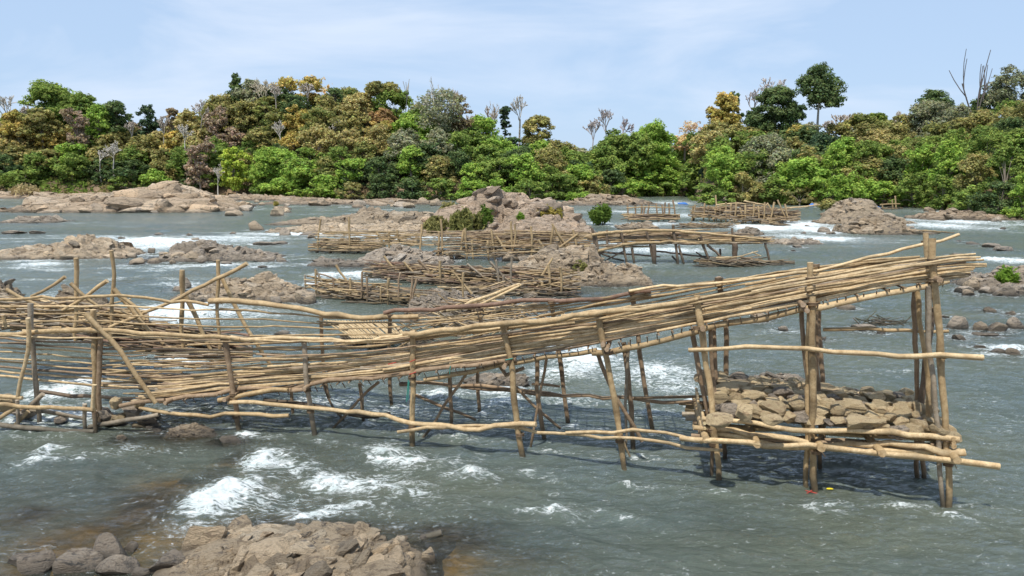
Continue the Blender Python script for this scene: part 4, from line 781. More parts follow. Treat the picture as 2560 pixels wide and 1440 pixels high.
# ------------------------------------------------------------------ other weirs and heaps
def weir(name, label, cat, phrase=None):
    return tag(empty(name, (0, 0, 0)), label, cat)
def finish(root):
    ch = root.children
    return root
def sticks_at(root, rows, Y, r, tint=None, name='post', wob=.02, down=.5, rg=None):
    rg = rg or R
    for pts in rows:
        Yy = Y(pts[0][0]) if callable(Y) else Y
        P = [at(a, b, Yy) for a, b in pts]
        if down:
            d = P[-1] - P[-2]; d /= np.linalg.norm(d); P.append(P[-1] + d * down)
        t = np.array(tint or rg.choice([TAN, BROWN, GREY])) * rg.uniform(.85, 1.15)
        stick(name, P, r * rg.uniform(.85, 1.15), r * .75, t, WOOD, root, rg, wob, .05, 6)
def fill_sticks(root, px0, px1, ytop, ybot, Yf, n, r, lenpx, slope=0., sj=.06, thick=1., tints=None, keep=100, name='pole', seed=1, bend=.03):
    rg = random.Random(seed); L_ = []
    for _ in range(n):
        l = rg.uniform(.45, 1.25) * lenpx; a = rg.uniform(px0 - l * .15, px1 - l * .7); f = rg.random(); b = a + l
        a = max(a, px0 - 10); b = min(b, px1 + 12); m_ = (a + b) / 2
        y = ytop(m_) + (ybot(m_) - ytop(m_)) * f
        sl = slope + rg.gauss(0, sj)
        Y = Yf(m_) + thick * (1 - f) * rg.uniform(.3, 1)
        P0 = at(a, y - sl * (m_ - a), Y + rg.uniform(-.2, .2) * thick); P1 = at(b, y + sl * (b - m_), Y + rg.uniform(-.2, .2) * thick); Pm = (P0 + P1) / 2 + np.array((0, 0, rg.gauss(0, bend)))
        rr = r * rg.uniform(.6, 1.35)
        t = np.array(rg.choice(tints or [TAN, BROWN, GREY, BUFF])) * rg.uniform(.62, 1.15)
        L_.append(([P0, Pm, P1], rr, t))
    L_.sort(key=lambda q: -q[1] * np.linalg.norm(q[0][2] - q[0][0]))
    m = MB(); c = 0
    for i, (P, rr, t) in enumerate(L_):
        if i < keep: stick(name, P, rr, rr * .7, t, WOOD, root, rg, .015, .06, 5)
        else: m.tube(P, rr, rr * .7, t, 5, .015, .06, rg); c += 1
    if c: tag(m.build('brushwood', WOOD, root), kind='stuff')
cst = lambda v: (lambda x: v)
# left driftwood heap
dh = weir('driftwood_heap', 'big tangled heap of driftwood and sticks behind the left end of the trap', 'driftwood')
STK = [[(190,645),(191,720),(190,792)],[(278,626),(277,710),(277,802)],[(455,675),(456,740),(457,820)],[(545,650),(547,720),(548,834)],[(463,739),(480,775),(508,832)],[(552,688),(590,770),(672,897)],[(284,723),(320,765),(364,812)]]
sticks_at(dh, STK, 17.0, .055, TAN, 'stake', down=.6)
sticks_at(dh, [[(618,659),(520,710),(408,762),(272,819)],[(163,692),(130,715),(78,741)],[(268,702),(210,740),(156,776)],[(177,708),(210,735),(253,770)],[(16,723),(60,745),(109,770)],[(8,788),(15,820)],[(300,738),(330,760),(362,800)]], 16.7, .045, TAN, 'pole', down=0)
fill_sticks(dh, -30, 360, interp([(0,745),(120,755),(240,765),(360,790)]), interp([(0,822),(200,822),(360,835)]), cst(17.3), 255, 0.025, 170, .06, .14, 1.6, keep=60, seed=5)
fill_sticks(dh, 200, 620, interp([(200,790),(400,815),(520,825),(620,840)]), interp([(200,850),(400,888),(620,900)]), cst(17.0), 187, 0.024, 190, .1, .08, 1.4, [GREY, BROWN, DARK, RED, TAN], keep=40, seed=6)
fill_sticks(dh, 230, 640, interp([(230,880),(640,880)]), interp([(230,985),(400,1000),(640,940)]), cst(15.6), 70, .02, 170, .0, .03, .6, [TAN, BROWN, BUFF, GREY], keep=20, seed=66)
# mid weir: collapsed
W3 = weir('collapsed_weir', 'collapsed dark heap of poles forming a weir across mid river', 'fish weir'); Y3 = interp([(920,36.5),(1100,33.5),(1440,30.)])
fill_sticks(W3, 915, 1440, interp([(915,652),(1000,660),(1200,668),(1440,672)]), interp([(915,690),(1100,708),(1300,735),(1440,745)]), Y3, 493, 0.032, 110, .05, .07, 2.6, [TAN, BROWN, GREY, RED, DARK, TAN], keep=85, seed=7)
sticks_at(W3, [[(1100,652),(1101,700),(1100,748)],[(1155,685),(1170,720)],[(1240,650),(1245,700)],[(1280,640),(1276,700)],[(1370,660),(1375,705)],[(1355,690),(1370,665)],[(1225,654),(1262,690)],[(1168,660),(1200,686)],[(1045,650),(1070,675)],[(1400,668),(1402,708)],[(1355,705),(1357,750)],[(1258,690),(1258,730)],[(1010,655),(1040,690)],[(960,640),(985,672)]], Y3, .06, None, 'stake', down=.4)
W4 = weir('broken_pole_weir', 'broken weir of stakes and leaning poles left of the collapsed heap', 'fish weir'); Y4 = interp([(760,31.),(900,29),(1150,27)])
sticks_at(W4, [[(762,687),(763,740)],[(789,674),(790,712)],[(787,672),(813,716)],[(833,697),(838,745)],[(875,696),(876,730)],[(840,662),(855,690),(870,708)],[(905,680),(904,720)],[(917,693),(920,740),(922,787)],[(972,695),(971,748)],[(1001,682),(998,716)],[(1031,690),(1025,755)],[(1043,695),(1032,750)],[(1180,735),(1150,700)],[(1158,682),(1158,722)],[(952,718),(953,745)],[(842,752),(841,800)]], Y4, .05, None, 'stake', down=.4)
fill_sticks(W4, 770, 1130, interp([(770,695),(900,705),(1000,715),(1130,760)]), interp([(770,735),(870,750),(950,785),(1130,800)]), Y4, 289, 0.026, 110, .09, .1, 1.6, [TAN, BROWN, GREY, BUFF], keep=75, seed=8)
fill_sticks(W4, 1100, 1440, interp([(1100,712),(1200,722),(1440,690)]), interp([(1100,735),(1300,760),(1440,735)]), cst(30.5), 153, 0.029, 110, -.12, .12, 1.2, [TAN, BROWN, GREY, BUFF], keep=5, seed=28)
P_ = MB()
Wm = weir('fallen_pole_pile', 'pile of fallen poles with one long pale pole propped above it', 'driftwood')
sticks_at(Wm, [[(1115,775),(1200,760),(1303,712)],[(1140,770),(1250,730),(1300,710)]], 24., .06, BUFF, 'pole', down=0)
fill_sticks(Wm, 1080, 1330, interp([(1080,770),(1180,750),(1330,760)]), interp([(1080,820),(1330,815)]), cst(24), 153, 0.026, 100, -.05, .25, 1.5, [TAN, BROWN, GREY, BUFF], keep=40, seed=9)
fill_sticks(Wm, 1000, 1420, cst(790), cst(850), cst(19.5), 102, 0.022, 90, .0, .3, 1.5, [TAN, BROWN, GREY], keep=20, seed=19)
mt = weir('stick_mat', 'flat fan shaped mat of pale sticks lying on stones behind the rail', 'stick mat')
for k in range(24):
    a = 812 + k * 7.2
    A = gp(a, 802 + k * .1, .75); B_ = gp(a + 70 - k * 1.2, 846, .45); stick('slat', [A, (A + B_) / 2 + (0, 0, .04), B_], .03, .022, np.array(BUFF) * R.uniform(.8, 1.05), WOOD, mt, R, .012, .05, 5)
stick('bearer', [gp(800, 812, .62), gp(990, 812, .62)], .05, .04, np.array(BROWN), WOOD, mt, R, .01, 0, 6); stick('bearer', [gp(850, 838, .42), gp(985, 838, .42)], .05, .04, np.array(BROWN), WOOD, mt, R, .01, 0, 6)
for k in range(9):
    P = gp(860 + k * 26, 862 - (k % 3) * 8, .1); ns += 1; o = stone(P, .3, .3, .24, 2600 + k, ROCK, 'boulder'); tag(o, autolabel('pale rounded stone', *proj(P), [(800, 860, 'fan shaped stick mat'), (960, 860, 'dark rail splice'), (1000, 830, 'fourth front post'), (1100, 830, 'fallen pole pile')], 'behind the rods,'), 'rock')
# middle trap
T2 = weir('middle_fish_trap', 'grey weathered fish trap with humped bamboo chute in mid river', 'fish trap'); D2 = 42.3
sticks_at(T2, [[(1488,586),(1495,620),(1502,655)],[(1552,576),(1560,610),(1566,655)],[(1616,580),(1626,620),(1635,660)],[(1683,562),(1690,610),(1695,663)],[(1697,613),(1708,652)],[(1750,592),(1762,625),(1775,653)],[(1910,592),(1915,620),(1923,655)],[(1768,612),(1800,640),(1812,655)],[(1580,620),(1584,648)],[(1517,575),(1518,600)],[(1480,570),(1486,610)],[(1830,570),(1834,600)]], D2, .085, [.2,.15,.105], 'post')
sticks_at(T2, [[(1837,608),(1838,640),(1837,672)],[(1634,612),(1636,662)]], D2 - .2, .16, [.19,.14,.1], 'post')
sticks_at(T2, [[(1500,632),(1560,652)],[(1560,628),(1510,655)],[(1640,628),(1720,640),(1830,648)],[(1680,640),(1700,662)],[(1770,652),(1740,630)],[(1500,630),(1650,642)],[(1800,622),(1800,650)],[(1730,660),(1760,640)]], D2 + .4, .06, [.17,.13,.1], 'brace', down=0)
top2 = interp([(1440,590),(1487,584),(1553,577),(1683,572),(1750,576),(1830,585),(1925,600)]); bot2 = interp([(1440,632),(1487,628),(1563,617),(1683,610),(1750,611),(1830,608),(1925,606)])
fill_sticks(T2, 1470, 1925, top2, bot2, cst(D2), 190, .036, 150, -.01, .018, 1.6, [TAN, BROWN, GREY, BUFF, BROWN], keep=70, seed=12, name='bamboo_rod', bend=.02)
sticks_at(T2, [[(1480,587),(1553,577),(1683,572),(1760,578),(1850,588),(1925,598)],[(1470,634),(1563,617),(1683,611),(1800,610),(1900,607)]], D2 - .1, .075, TAN, 'pole', down=0)
M2 = weir('middle_weir_fence', 'rickety stake fence weir left of the humped bamboo chute', 'fish weir'); Y2 = interp([(780,48.5),(1000,46.5),(1100,44.5),(1480,43.)])
sticks_at(M2, [[(802,547),(796,580),(795,614)],[(872,543),(873,575),(874,608)],[(940,580),(957,606)],[(973,580),(973,608)],[(993,575),(996,612)],[(1055,560),(1052,590),(1050,624)],[(1102,547),(1106,600),(1108,644)],[(1098,580),(1096,625)],[(1162,570),(1163,600),(1168,645)],[(1160,575),(1155,610)],[(1228,573),(1232,600),(1236,648)],[(1287,560),(1290,590),(1280,632)],[(1278,553),(1280,640)],[(1328,566),(1328,632)],[(1383,566),(1378,614)],[(1390,578),(1412,610)],[(1432,574),(1440,610)],[(1445,585),(1410,610)],[(1220,600),(1222,650)],[(1345,600),(1372,640)],[(1180,600),(1182,648)],[(1308,628),(1310,650)],[(1380,560),(1400,600)],[(1240,590),(1270,632)]], Y2, .075, TAN, 'stake', down=.4)
fill_sticks(M2, 1090, 1480, interp([(1090,578),(1250,576),(1480,582)]), interp([(1090,640),(1300,640),(1480,622)]), Y2, 340, 0.026, 150, .0, .035, 2.6, [TAN, BROWN, GREY, BUFF, BROWN], keep=40, seed=13)
fill_sticks(M2, 790, 1100, interp([(790,578),(1100,578)]), interp([(790,606),(1100,618)]), Y2, 44, 0.024, 190, .02, .02, 1.2, [TAN, BUFF], keep=12, seed=14)
fill_sticks(M2, 780, 950, cst(608), cst(627), Y2, 74, 0.036, 130, .0, .03, 3.5, [TAN, BUFF, BROWN], keep=14, seed=15, name='deck_pole')
sticks_at(M2, [[(792,626),(792,642)],[(826,628),(826,642)],[(860,626),(860,641)],[(896,626),(896,642)]], 48.2, .12, DARK, 'leg', down=.3)
for k in range(13):
    P = at(812 + k * 19 + (k % 3) * 3, 602 + (k % 2) * 5, 49.6); o = stone(P, .38, .36, .26, 2700 + k, ROCK, 'boulder'); tag(o, autolabel('pale stone loaded', *proj(P), [(800, 600, 'first stake of the rickety fence weir'), (873, 600, 'second tall stake of the fence weir'), (957, 600, 'leaning stake of the fence weir'), (1052, 610, 'grey sloping rock top')], 'on the deck'), 'stone', 'stones on the middle weir deck')
MB2 = weir('brush_pile', 'low pile of dark branches in the water under the humped chute', 'driftwood')
fill_sticks(MB2, 1740, 1975, interp([(1740,650),(1850,646),(1975,655)]), interp([(1740,665),(1975,668)]), cst(41), 136, 0.036, 90, .02, .12, 1.6, [DARK, BROWN, TAN, GREY], keep=30, seed=16)
sticks_at(MB2, [[(1790,645),(1840,642),(1895,628)],[(1880,630),(1902,640)]], 41, .04, BUFF, 'branch', down=0)
# far traps
W5 = weir('far_pole_platform', 'small distant platform of posts left of the far stake fences', 'fish trap'); D5 = 83.
fill_sticks(W5, 1562, 1688, cst(536), cst(548), cst(81), 102, 0.065, 80, .01, .03, 3., [TAN, BROWN, DARK, TAN], keep=12, seed=17, name='deck_pole')
sticks_at(W5, [[(a, b), (a + d, 540)] for a, b, d in [(1568,508,2),(1588,512,1),(1604,510,-1),(1622,505,-2),(1640,508,4),(1663,506,-3),(1672,508,0),(1683,500,4),(1655,512,3),(1612,515,-4)]], 83, .11, BROWN, 'post', down=.5)
sticks_at(W5, [[(1566,520),(1620,517),(1686,520)],[(1645,538),(1650,572)],[(1646,545),(1651,575)],[(1690,538),(1694,572)],[(1729,545),(1732,575)]], 82, .08, TAN, 'pole', down=0)
W6 = weir('far_stake_fence', 'wide distant tangle of stake fences in the right rapids', 'fish weir'); D6 = interp([(1730,84),(1850,78),(2010,76)])
fill_sticks(W6, 1730, 1990, interp([(1730,520),(1860,512),(1990,530)]), interp([(1730,541),(1860,552),(1990,550)]), D6, 442, 0.054, 70, .0, .09, 5, [TAN, BROWN, GREY, TAN, DARK], keep=70, seed=18)
sticks_at(W6, [[(a, b), (a + d, c)] for a, b, c, d in [(1738,512,545,-6),(1762,508,540,-3),(1789,488,560,1),(1790,520,565,-8),(1815,506,545,0),(1840,505,548,-4),(1863,512,548,1),(1885,510,545,-3),(1912,506,545,-2),(1918,508,548,26),(1936,505,538,-8),(1944,500,535,16),(1962,510,540,6),(1733,515,575,-2),(1800,520,556,3),(1735,545,575,-4),(1850,520,550,6),(1895,515,550,3),(1770,515,548,2),(1828,510,550,-2)]], D6, .1, TAN, 'stake', down=.5)
sticks_at(W6, [[(1930,525),(1990,518),(2050,512)],[(1860,502),(1880,506),(1915,514)],[(1790,512),(1850,510),(1920,512)]], 80, .09, BUFF, 'pole', down=0)
W7 = weir('far_brush_spit', 'low spit of dark brushwood in front of the distant stake fences', 'driftwood')
fill_sticks(W7, 1910, 1998, interp([(1910,552),(1998,566)]), interp([(1910,560),(1998,571)]), cst(74), 85, 0.058, 45, .18, .08, 2., [DARK, BROWN, TAN], keep=14, seed=21)
fill_sticks(W7, 1690, 1840, interp([(1690,562),(1840,558)]), interp([(1690,572),(1840,572)]), cst(71), 102, 0.043, 50, .0, .15, 2., [BROWN, TAN, GREY], keep=14, seed=22)
W8 = weir('leaning_stakes', 'few thin stakes and a crossbar standing in water at far right', 'fish weir')
sticks_at(W8, [[(2238,490),(2240,520)],[(2205,512),(2206,522)],[(2200,512),(2245,510)],[(2230,500),(2232,521)]], 112, .12, TAN, 'stake', down=0.3)
fill_sticks(W8, 2185, 2250, cst(519), cst(523), cst(112), 20, 0.072, 40, 0, .05, 1, keep=8, seed=23)
br = weir('floating_branches', 'mossy tangle of branches on the rock under the raised end', 'branches')
fill_sticks(br, 2130, 2300, interp([(2130,808),(2200,795),(2300,812)]), interp([(2130,822),(2300,828)]), cst(24.3), 102, 0.013, 55, .0, .4, 1., [(.12, .11, .04), (.2, .17, .07), BROWN], keep=30, seed=24)
fs = weir('long_sticks', 'long stick lying across the dark broken reef', 'stick'); sticks_at(fs, [[(410,634),(480,634),(575,622)]], 44.8, .05, BUFF, 'stick', down=0)
fs = weir('long_sticks', 'thin washed up poles in the water right of the golden crested outcrop', 'sticks'); sticks_at(fs, [[(2262,575),(2320,577),(2385,582)],[(2275,578),(2350,583)]], 65, .08, TAN, 'stick', down=0)
fs = weir('sunken_log', 'half sunken mossy log reaching right from the near outcrop', 'log'); sticks_at(fs, [[(960,1384),(1000,1368),(1050,1352),(1105,1332)]], 9.75, .07, GREY, 'log', down=0)
# tiny blue sheets, far person
for px, py, w, lab in [(2027,516,16,'crumpled blue sheet at the water left of the taller outcrop'),(2190,524,26,'blue sheet low in the water right of the taller outcrop'),(1708,512,30,'blue sheet on the far water near the river bend'),(1850,502,10,None)]:
    if lab:
        P = gp(px, py); k = P[1] / F; o = stone((P[0], P[1], .2), w * k * .5, w * k * .3, .35, 40 + px, TARP, 'blue_sheet', rot=0); tag(o, lab, 'tarpaulin')

# ------------------------------------------------------------------ vegetation
NR = np.random.RandomState(77)
def quads(P, Nn, S, asp=.62):
    n = len(P); up = NR.normal(size=(n, 3)); A = np.cross(Nn, up); A /= np.linalg.norm(A, axis=1)[:, None] + 1e-9
    B = np.cross(Nn, A); A = A * S[:, None]; B = B * (S * asp)[:, None]
    V = np.stack([P - A, P - B, P + A, P + B], 1).reshape(-1, 3)
    return V, np.arange(4 * n).reshape(-1, 4)
G = dict(green=((.10,.165,.035),(.17,.25,.05)), bright=((.14,.25,.035),(.225,.35,.055)), lime=((.22,.32,.03),(.34,.42,.05)), dark=((.055,.10,.04),(.10,.15,.055)), deep=((.04,.08,.045),(.065,.11,.06)),
 olive=((.15,.16,.055),(.26,.25,.085)), yellow=((.26,.24,.055),(.40,.32,.09)), khaki=((.23,.22,.085),(.34,.31,.12)), brown=((.17,.14,.08),(.25,.2,.115)), rust=((.24,.16,.075),(.33,.225,.1)), purple=((.21,.17,.125),(.3,.24,.175)), grey=((.15,.18,.11),(.225,.245,.15)), buff=((.38,.31,.22),(.48,.4,.28)), mixed=((.12,.165,.045),(.23,.23,.075)), straw=((.42,.34,.17),(.55,.44,.24)))
BARK = (.24,.2,.16); PALE = (.5,.46,.4); RBARK = (.3,.2,.13)
def lobes_for(w, h, kind, n):
    out = []
    for i in range(n):
        a = NR.uniform(0, 2 * PI); r = math.sqrt(NR.uniform(0, 1)); t = NR.uniform(0, 1)
        if kind == 'dome': prof = math.sqrt(max(0, 1 - (t * .98) ** 2.2)); 
        elif kind == 'cone': prof = (1 - t) * .85 + .15
        elif kind == 'column': prof = .75 + .25 * math.sin(t * 9)
        elif kind == 'umbrella': t = .55 + .45 * t; prof = math.sqrt(max(0, 1 - ((t - .55) / .5) ** 2)); 
        elif kind == 'shrub': prof = math.sqrt(max(0, 1 - t ** 3)) * (.8 + .2 * t)
        else: prof = math.sqrt(max(0, 1 - (2 * t - 1) ** 2))
        out.append((r * prof * math.cos(a) * w / 2 * .78, r * prof * math.sin(a) * w / 2 * .78, t * h * .86 + h * .04))
    return out
def crown_arrays(w, h, kind, col, dens=1., leaf=.4, lob=None, gap=0.):
    lo, hi = np.array(G[col][0]), np.array(G[col][1])
    n = lob or int(np.clip(20 + w * h * .28, 26, 80)); Vs, Cs, Fn = [], [], []
    Ls = lobes_for(w, h, kind, n); lr = max(.6, (.19 if not lob else .21) * min(w, h * 1.1)) 
    cen = np.array((0, 0, h * .45))
    for lx, ly, lz in Ls:
        r = lr * NR.uniform(.55, 1.05); c = np.array((lx, ly, lz)); m = int(dens * 36 * (r / leaf) ** 1.55 * .62)
        sub = int(NR.uniform(7, 13)); base = lo + (hi - lo) * NR.uniform(0, 1)
        d = NR.normal(size=(sub, 3)); d /= np.linalg.norm(d, axis=1)[:, None]; d[:, 2] = np.abs(d[:, 2]) * 1.1 - .35
        sc = c + d * r * NR.uniform(.5, 1.05, (sub, 1)) * (1, 1, 1.05); sb = NR.uniform(.75, 1.25, sub)
        k = NR.randint(0, sub, m)
        e = NR.normal(size=(m, 3)); e /= np.linalg.norm(e, axis=1)[:, None]
        rad = r * .42 * NR.uniform(.25, 1., (m, 1)) ** .6
        P = sc[k] + e * rad * (1.1, 1.1, 1.)
        if kind == 'droop': P[:, 2] -= NR.exponential(r * .4, m)
        nrm = e * 1.0 + d[k] * .6 + (0, 0, .35) + NR.normal(size=(m, 3)) * .55; nrm /= np.linalg.norm(nrm, axis=1)[:, None]
        colr = base[None, :] * sb[k][:, None] * NR.uniform(.7, 1.4, (m, 1)) * 1.12 * NR.uniform((.85, .92, .7), (1.2, 1.05, 1.3), (m, 3))
        gy_ = colr.mean(1, keepdims=True); colr = (colr * .86 + gy_ * .14) * (1.36, 1.3, 1.15)
        if gap: 
            keep = NR.random_sample(m) > gap; P, nrm, colr = P[keep], nrm[keep], colr[keep]
        V, _ = quads(P, nrm, leaf * NR.uniform(.55, 1.1, len(P)))
        Vs.append(V); Cs.append(np.repeat(colr, 4, 0))
    V = np.concatenate(Vs); Cc = np.concatenate(Cs)
    V[:, 2] = np.maximum(V[:, 2], -.3)
    zmax = np.percentile(V[:, 2], 99.5); V[:, 2] *= h / max(zmax, .1)
    wx = np.percentile(np.abs(V[:, 0]), 98.5); V[:, 0] *= (w / 2) / wx; V[:, 1] *= (w / 2) / wx
    return V, Cc, Ls
def branches(mb, p, d, l, r, dep, tint, rg, spread=.6, up=.25, n=5, lim=.03, minr=.03):
    e = p + d * l; q = (p + e) / 2 + np.array([rg.gauss(0, .05) * l for _ in range(3)])
    mb.tube([p, q, e], max(r, minr), max(r * .62, minr), tint, n if dep > 1 else 3, 0, 0, rg, seg=3)
    if dep <= 0: return
    for _ in range(rg.choice([2, 3, 3]) if dep > 1 else 3):
        nd_ = d + np.array([rg.gauss(0, spread), rg.gauss(0, spread), rg.gauss(0, spread * .6) + up]); nd_ /= np.linalg.norm(nd_)
        s0 = rg.uniform(.6, 1.); branches(mb, p + (e - p) * s0, nd_, l * rg.uniform(.55, .8), r * .55, dep - 1, tint, rg, spread, up, n, lim, minr)
def tree(name, label, px, top, bot, wpx, Y, kind='dome', col='green', dens=1., leaf=None, trunk=BARK, base=None, bpx=None, tr_=.35, gap=0., lob=None, cat='tree', group=None, water=False, phrase=None):
    P = at(px, bot, Y); T = at(px, top, Y); h = T[2] - P[2]; w = wpx * Y / F; seed = int(px * 7 + top)
    rg = random.Random(seed)
    gx = at(bpx or px, bot, Y)[0]
    gz = 0. if water else float(terrain(gx, Y))
    if base is not None: gz = min(gz, 99); gz = at(px, base, Y)[2] if base != 0 else gz
    gz = min(gz, P[2] + .2)
    root = empty(name, (gx, Y, gz)); tag(root, label, cat, group)
    leaf = leaf or max(.05, .0016 * Y)
    org = np.array((gx, Y, gz))
    if kind == 'bare' or kind == 'snag':
        mb = MB(); hh = T[2] - gz; bare0 = P[2] - gz
        st_ = np.array((gx, Y, gz)); fork = st_ + ((P[0] - gx) , 0, bare0 + .1 * h)
        mb.tube([st_, (st_ + fork) / 2 + (rg.gauss(0, .3), 0, 0), fork], tr_ * 1.1, tr_ * .7, trunk, 7, 0, 0, rg)
        if kind == 'bare':
            for _ in range(4):
                d = np.array((rg.gauss(0, .5 * min(1.6, w / h)), rg.gauss(0, .4), 1.)); d /= np.linalg.norm(d)
                branches(mb, fork + (0, 0, rg.uniform(-.12, .1) * h), d, h * .36, tr_ * .55, 4, trunk, rg, .5, .15, 5, minr=.00042 * Y)
        else:
            for _ in range(3):
                d = np.array((rg.gauss(0, .15), rg.gauss(0, .2), 1.)); d /= np.linalg.norm(d)
                branches(mb, fork + (0, 0, rg.uniform(-.2, .0) * h), d, h * .5, tr_ * .5, 1, trunk, rg, .25, .4, 5, minr=.00045 * Y)
        V = np.array(mb.v); V[:, 2] = np.where(V[:, 2] > fork[2], fork[2] + (V[:, 2] - fork[2]) * (T[2] - fork[2]) / max(.1, V[:, 2].max() - fork[2]), V[:, 2])
        if kind == 'bare': V[:, 0] = np.where(V[:, 2] > fork[2], P[0] + (V[:, 0] - P[0]) * (w / 2) / max(.1, np.abs(V[:, 0] - P[0]).max()), V[:, 0])
        mb.v = list(V); mb.build('trunk_and_branches', WOODT, root)
        return root
    V, Cc, Ls = crown_arrays(w, h, kind, col, dens, leaf, lob=lob, gap=gap)
    V = V + (P[0], Y, P[2]) - org
    link('crown', mesh_np('crown', V, np.arange(len(V)).reshape(-1, 4), Cc), LEAF, root)
    mb = MB(); b0 = np.array((gx, Y, gz - .3)); hub = np.array((P[0], Y, P[2] + h * .35))
    mb.tube([b0, (b0 + hub) / 2 + (rg.gauss(0, .02) * h, 0, 0), hub], tr_, tr_ * .55, trunk, 7, 0, 0, rg)
    for lx, ly, lz in Ls[:12]:
        e = np.array((P[0] + lx, Y + ly, P[2] + lz)); mb.tube([hub - (0, 0, h * .2), (hub + e) / 2 + (0, 0, .04 * h), e], tr_ * .38, tr_ * .12, trunk, 5, 0, 0, rg, seg=4)
    mb.build('trunk', WOODT, root)
    return root
def make_bark():
    m, nd, lk, o = mat('bark'); a = nd.new('ShaderNodeAttribute'); a.attribute_name = 'tint'; p = nd.new('ShaderNodeBsdfPrincipled'); lk.new(a.outputs[0], p.inputs[0]); p.inputs['Roughness'].default_value = .9
    lk.new(p.outputs[0], o.inputs[0]); return m
WOODT = make_bark()
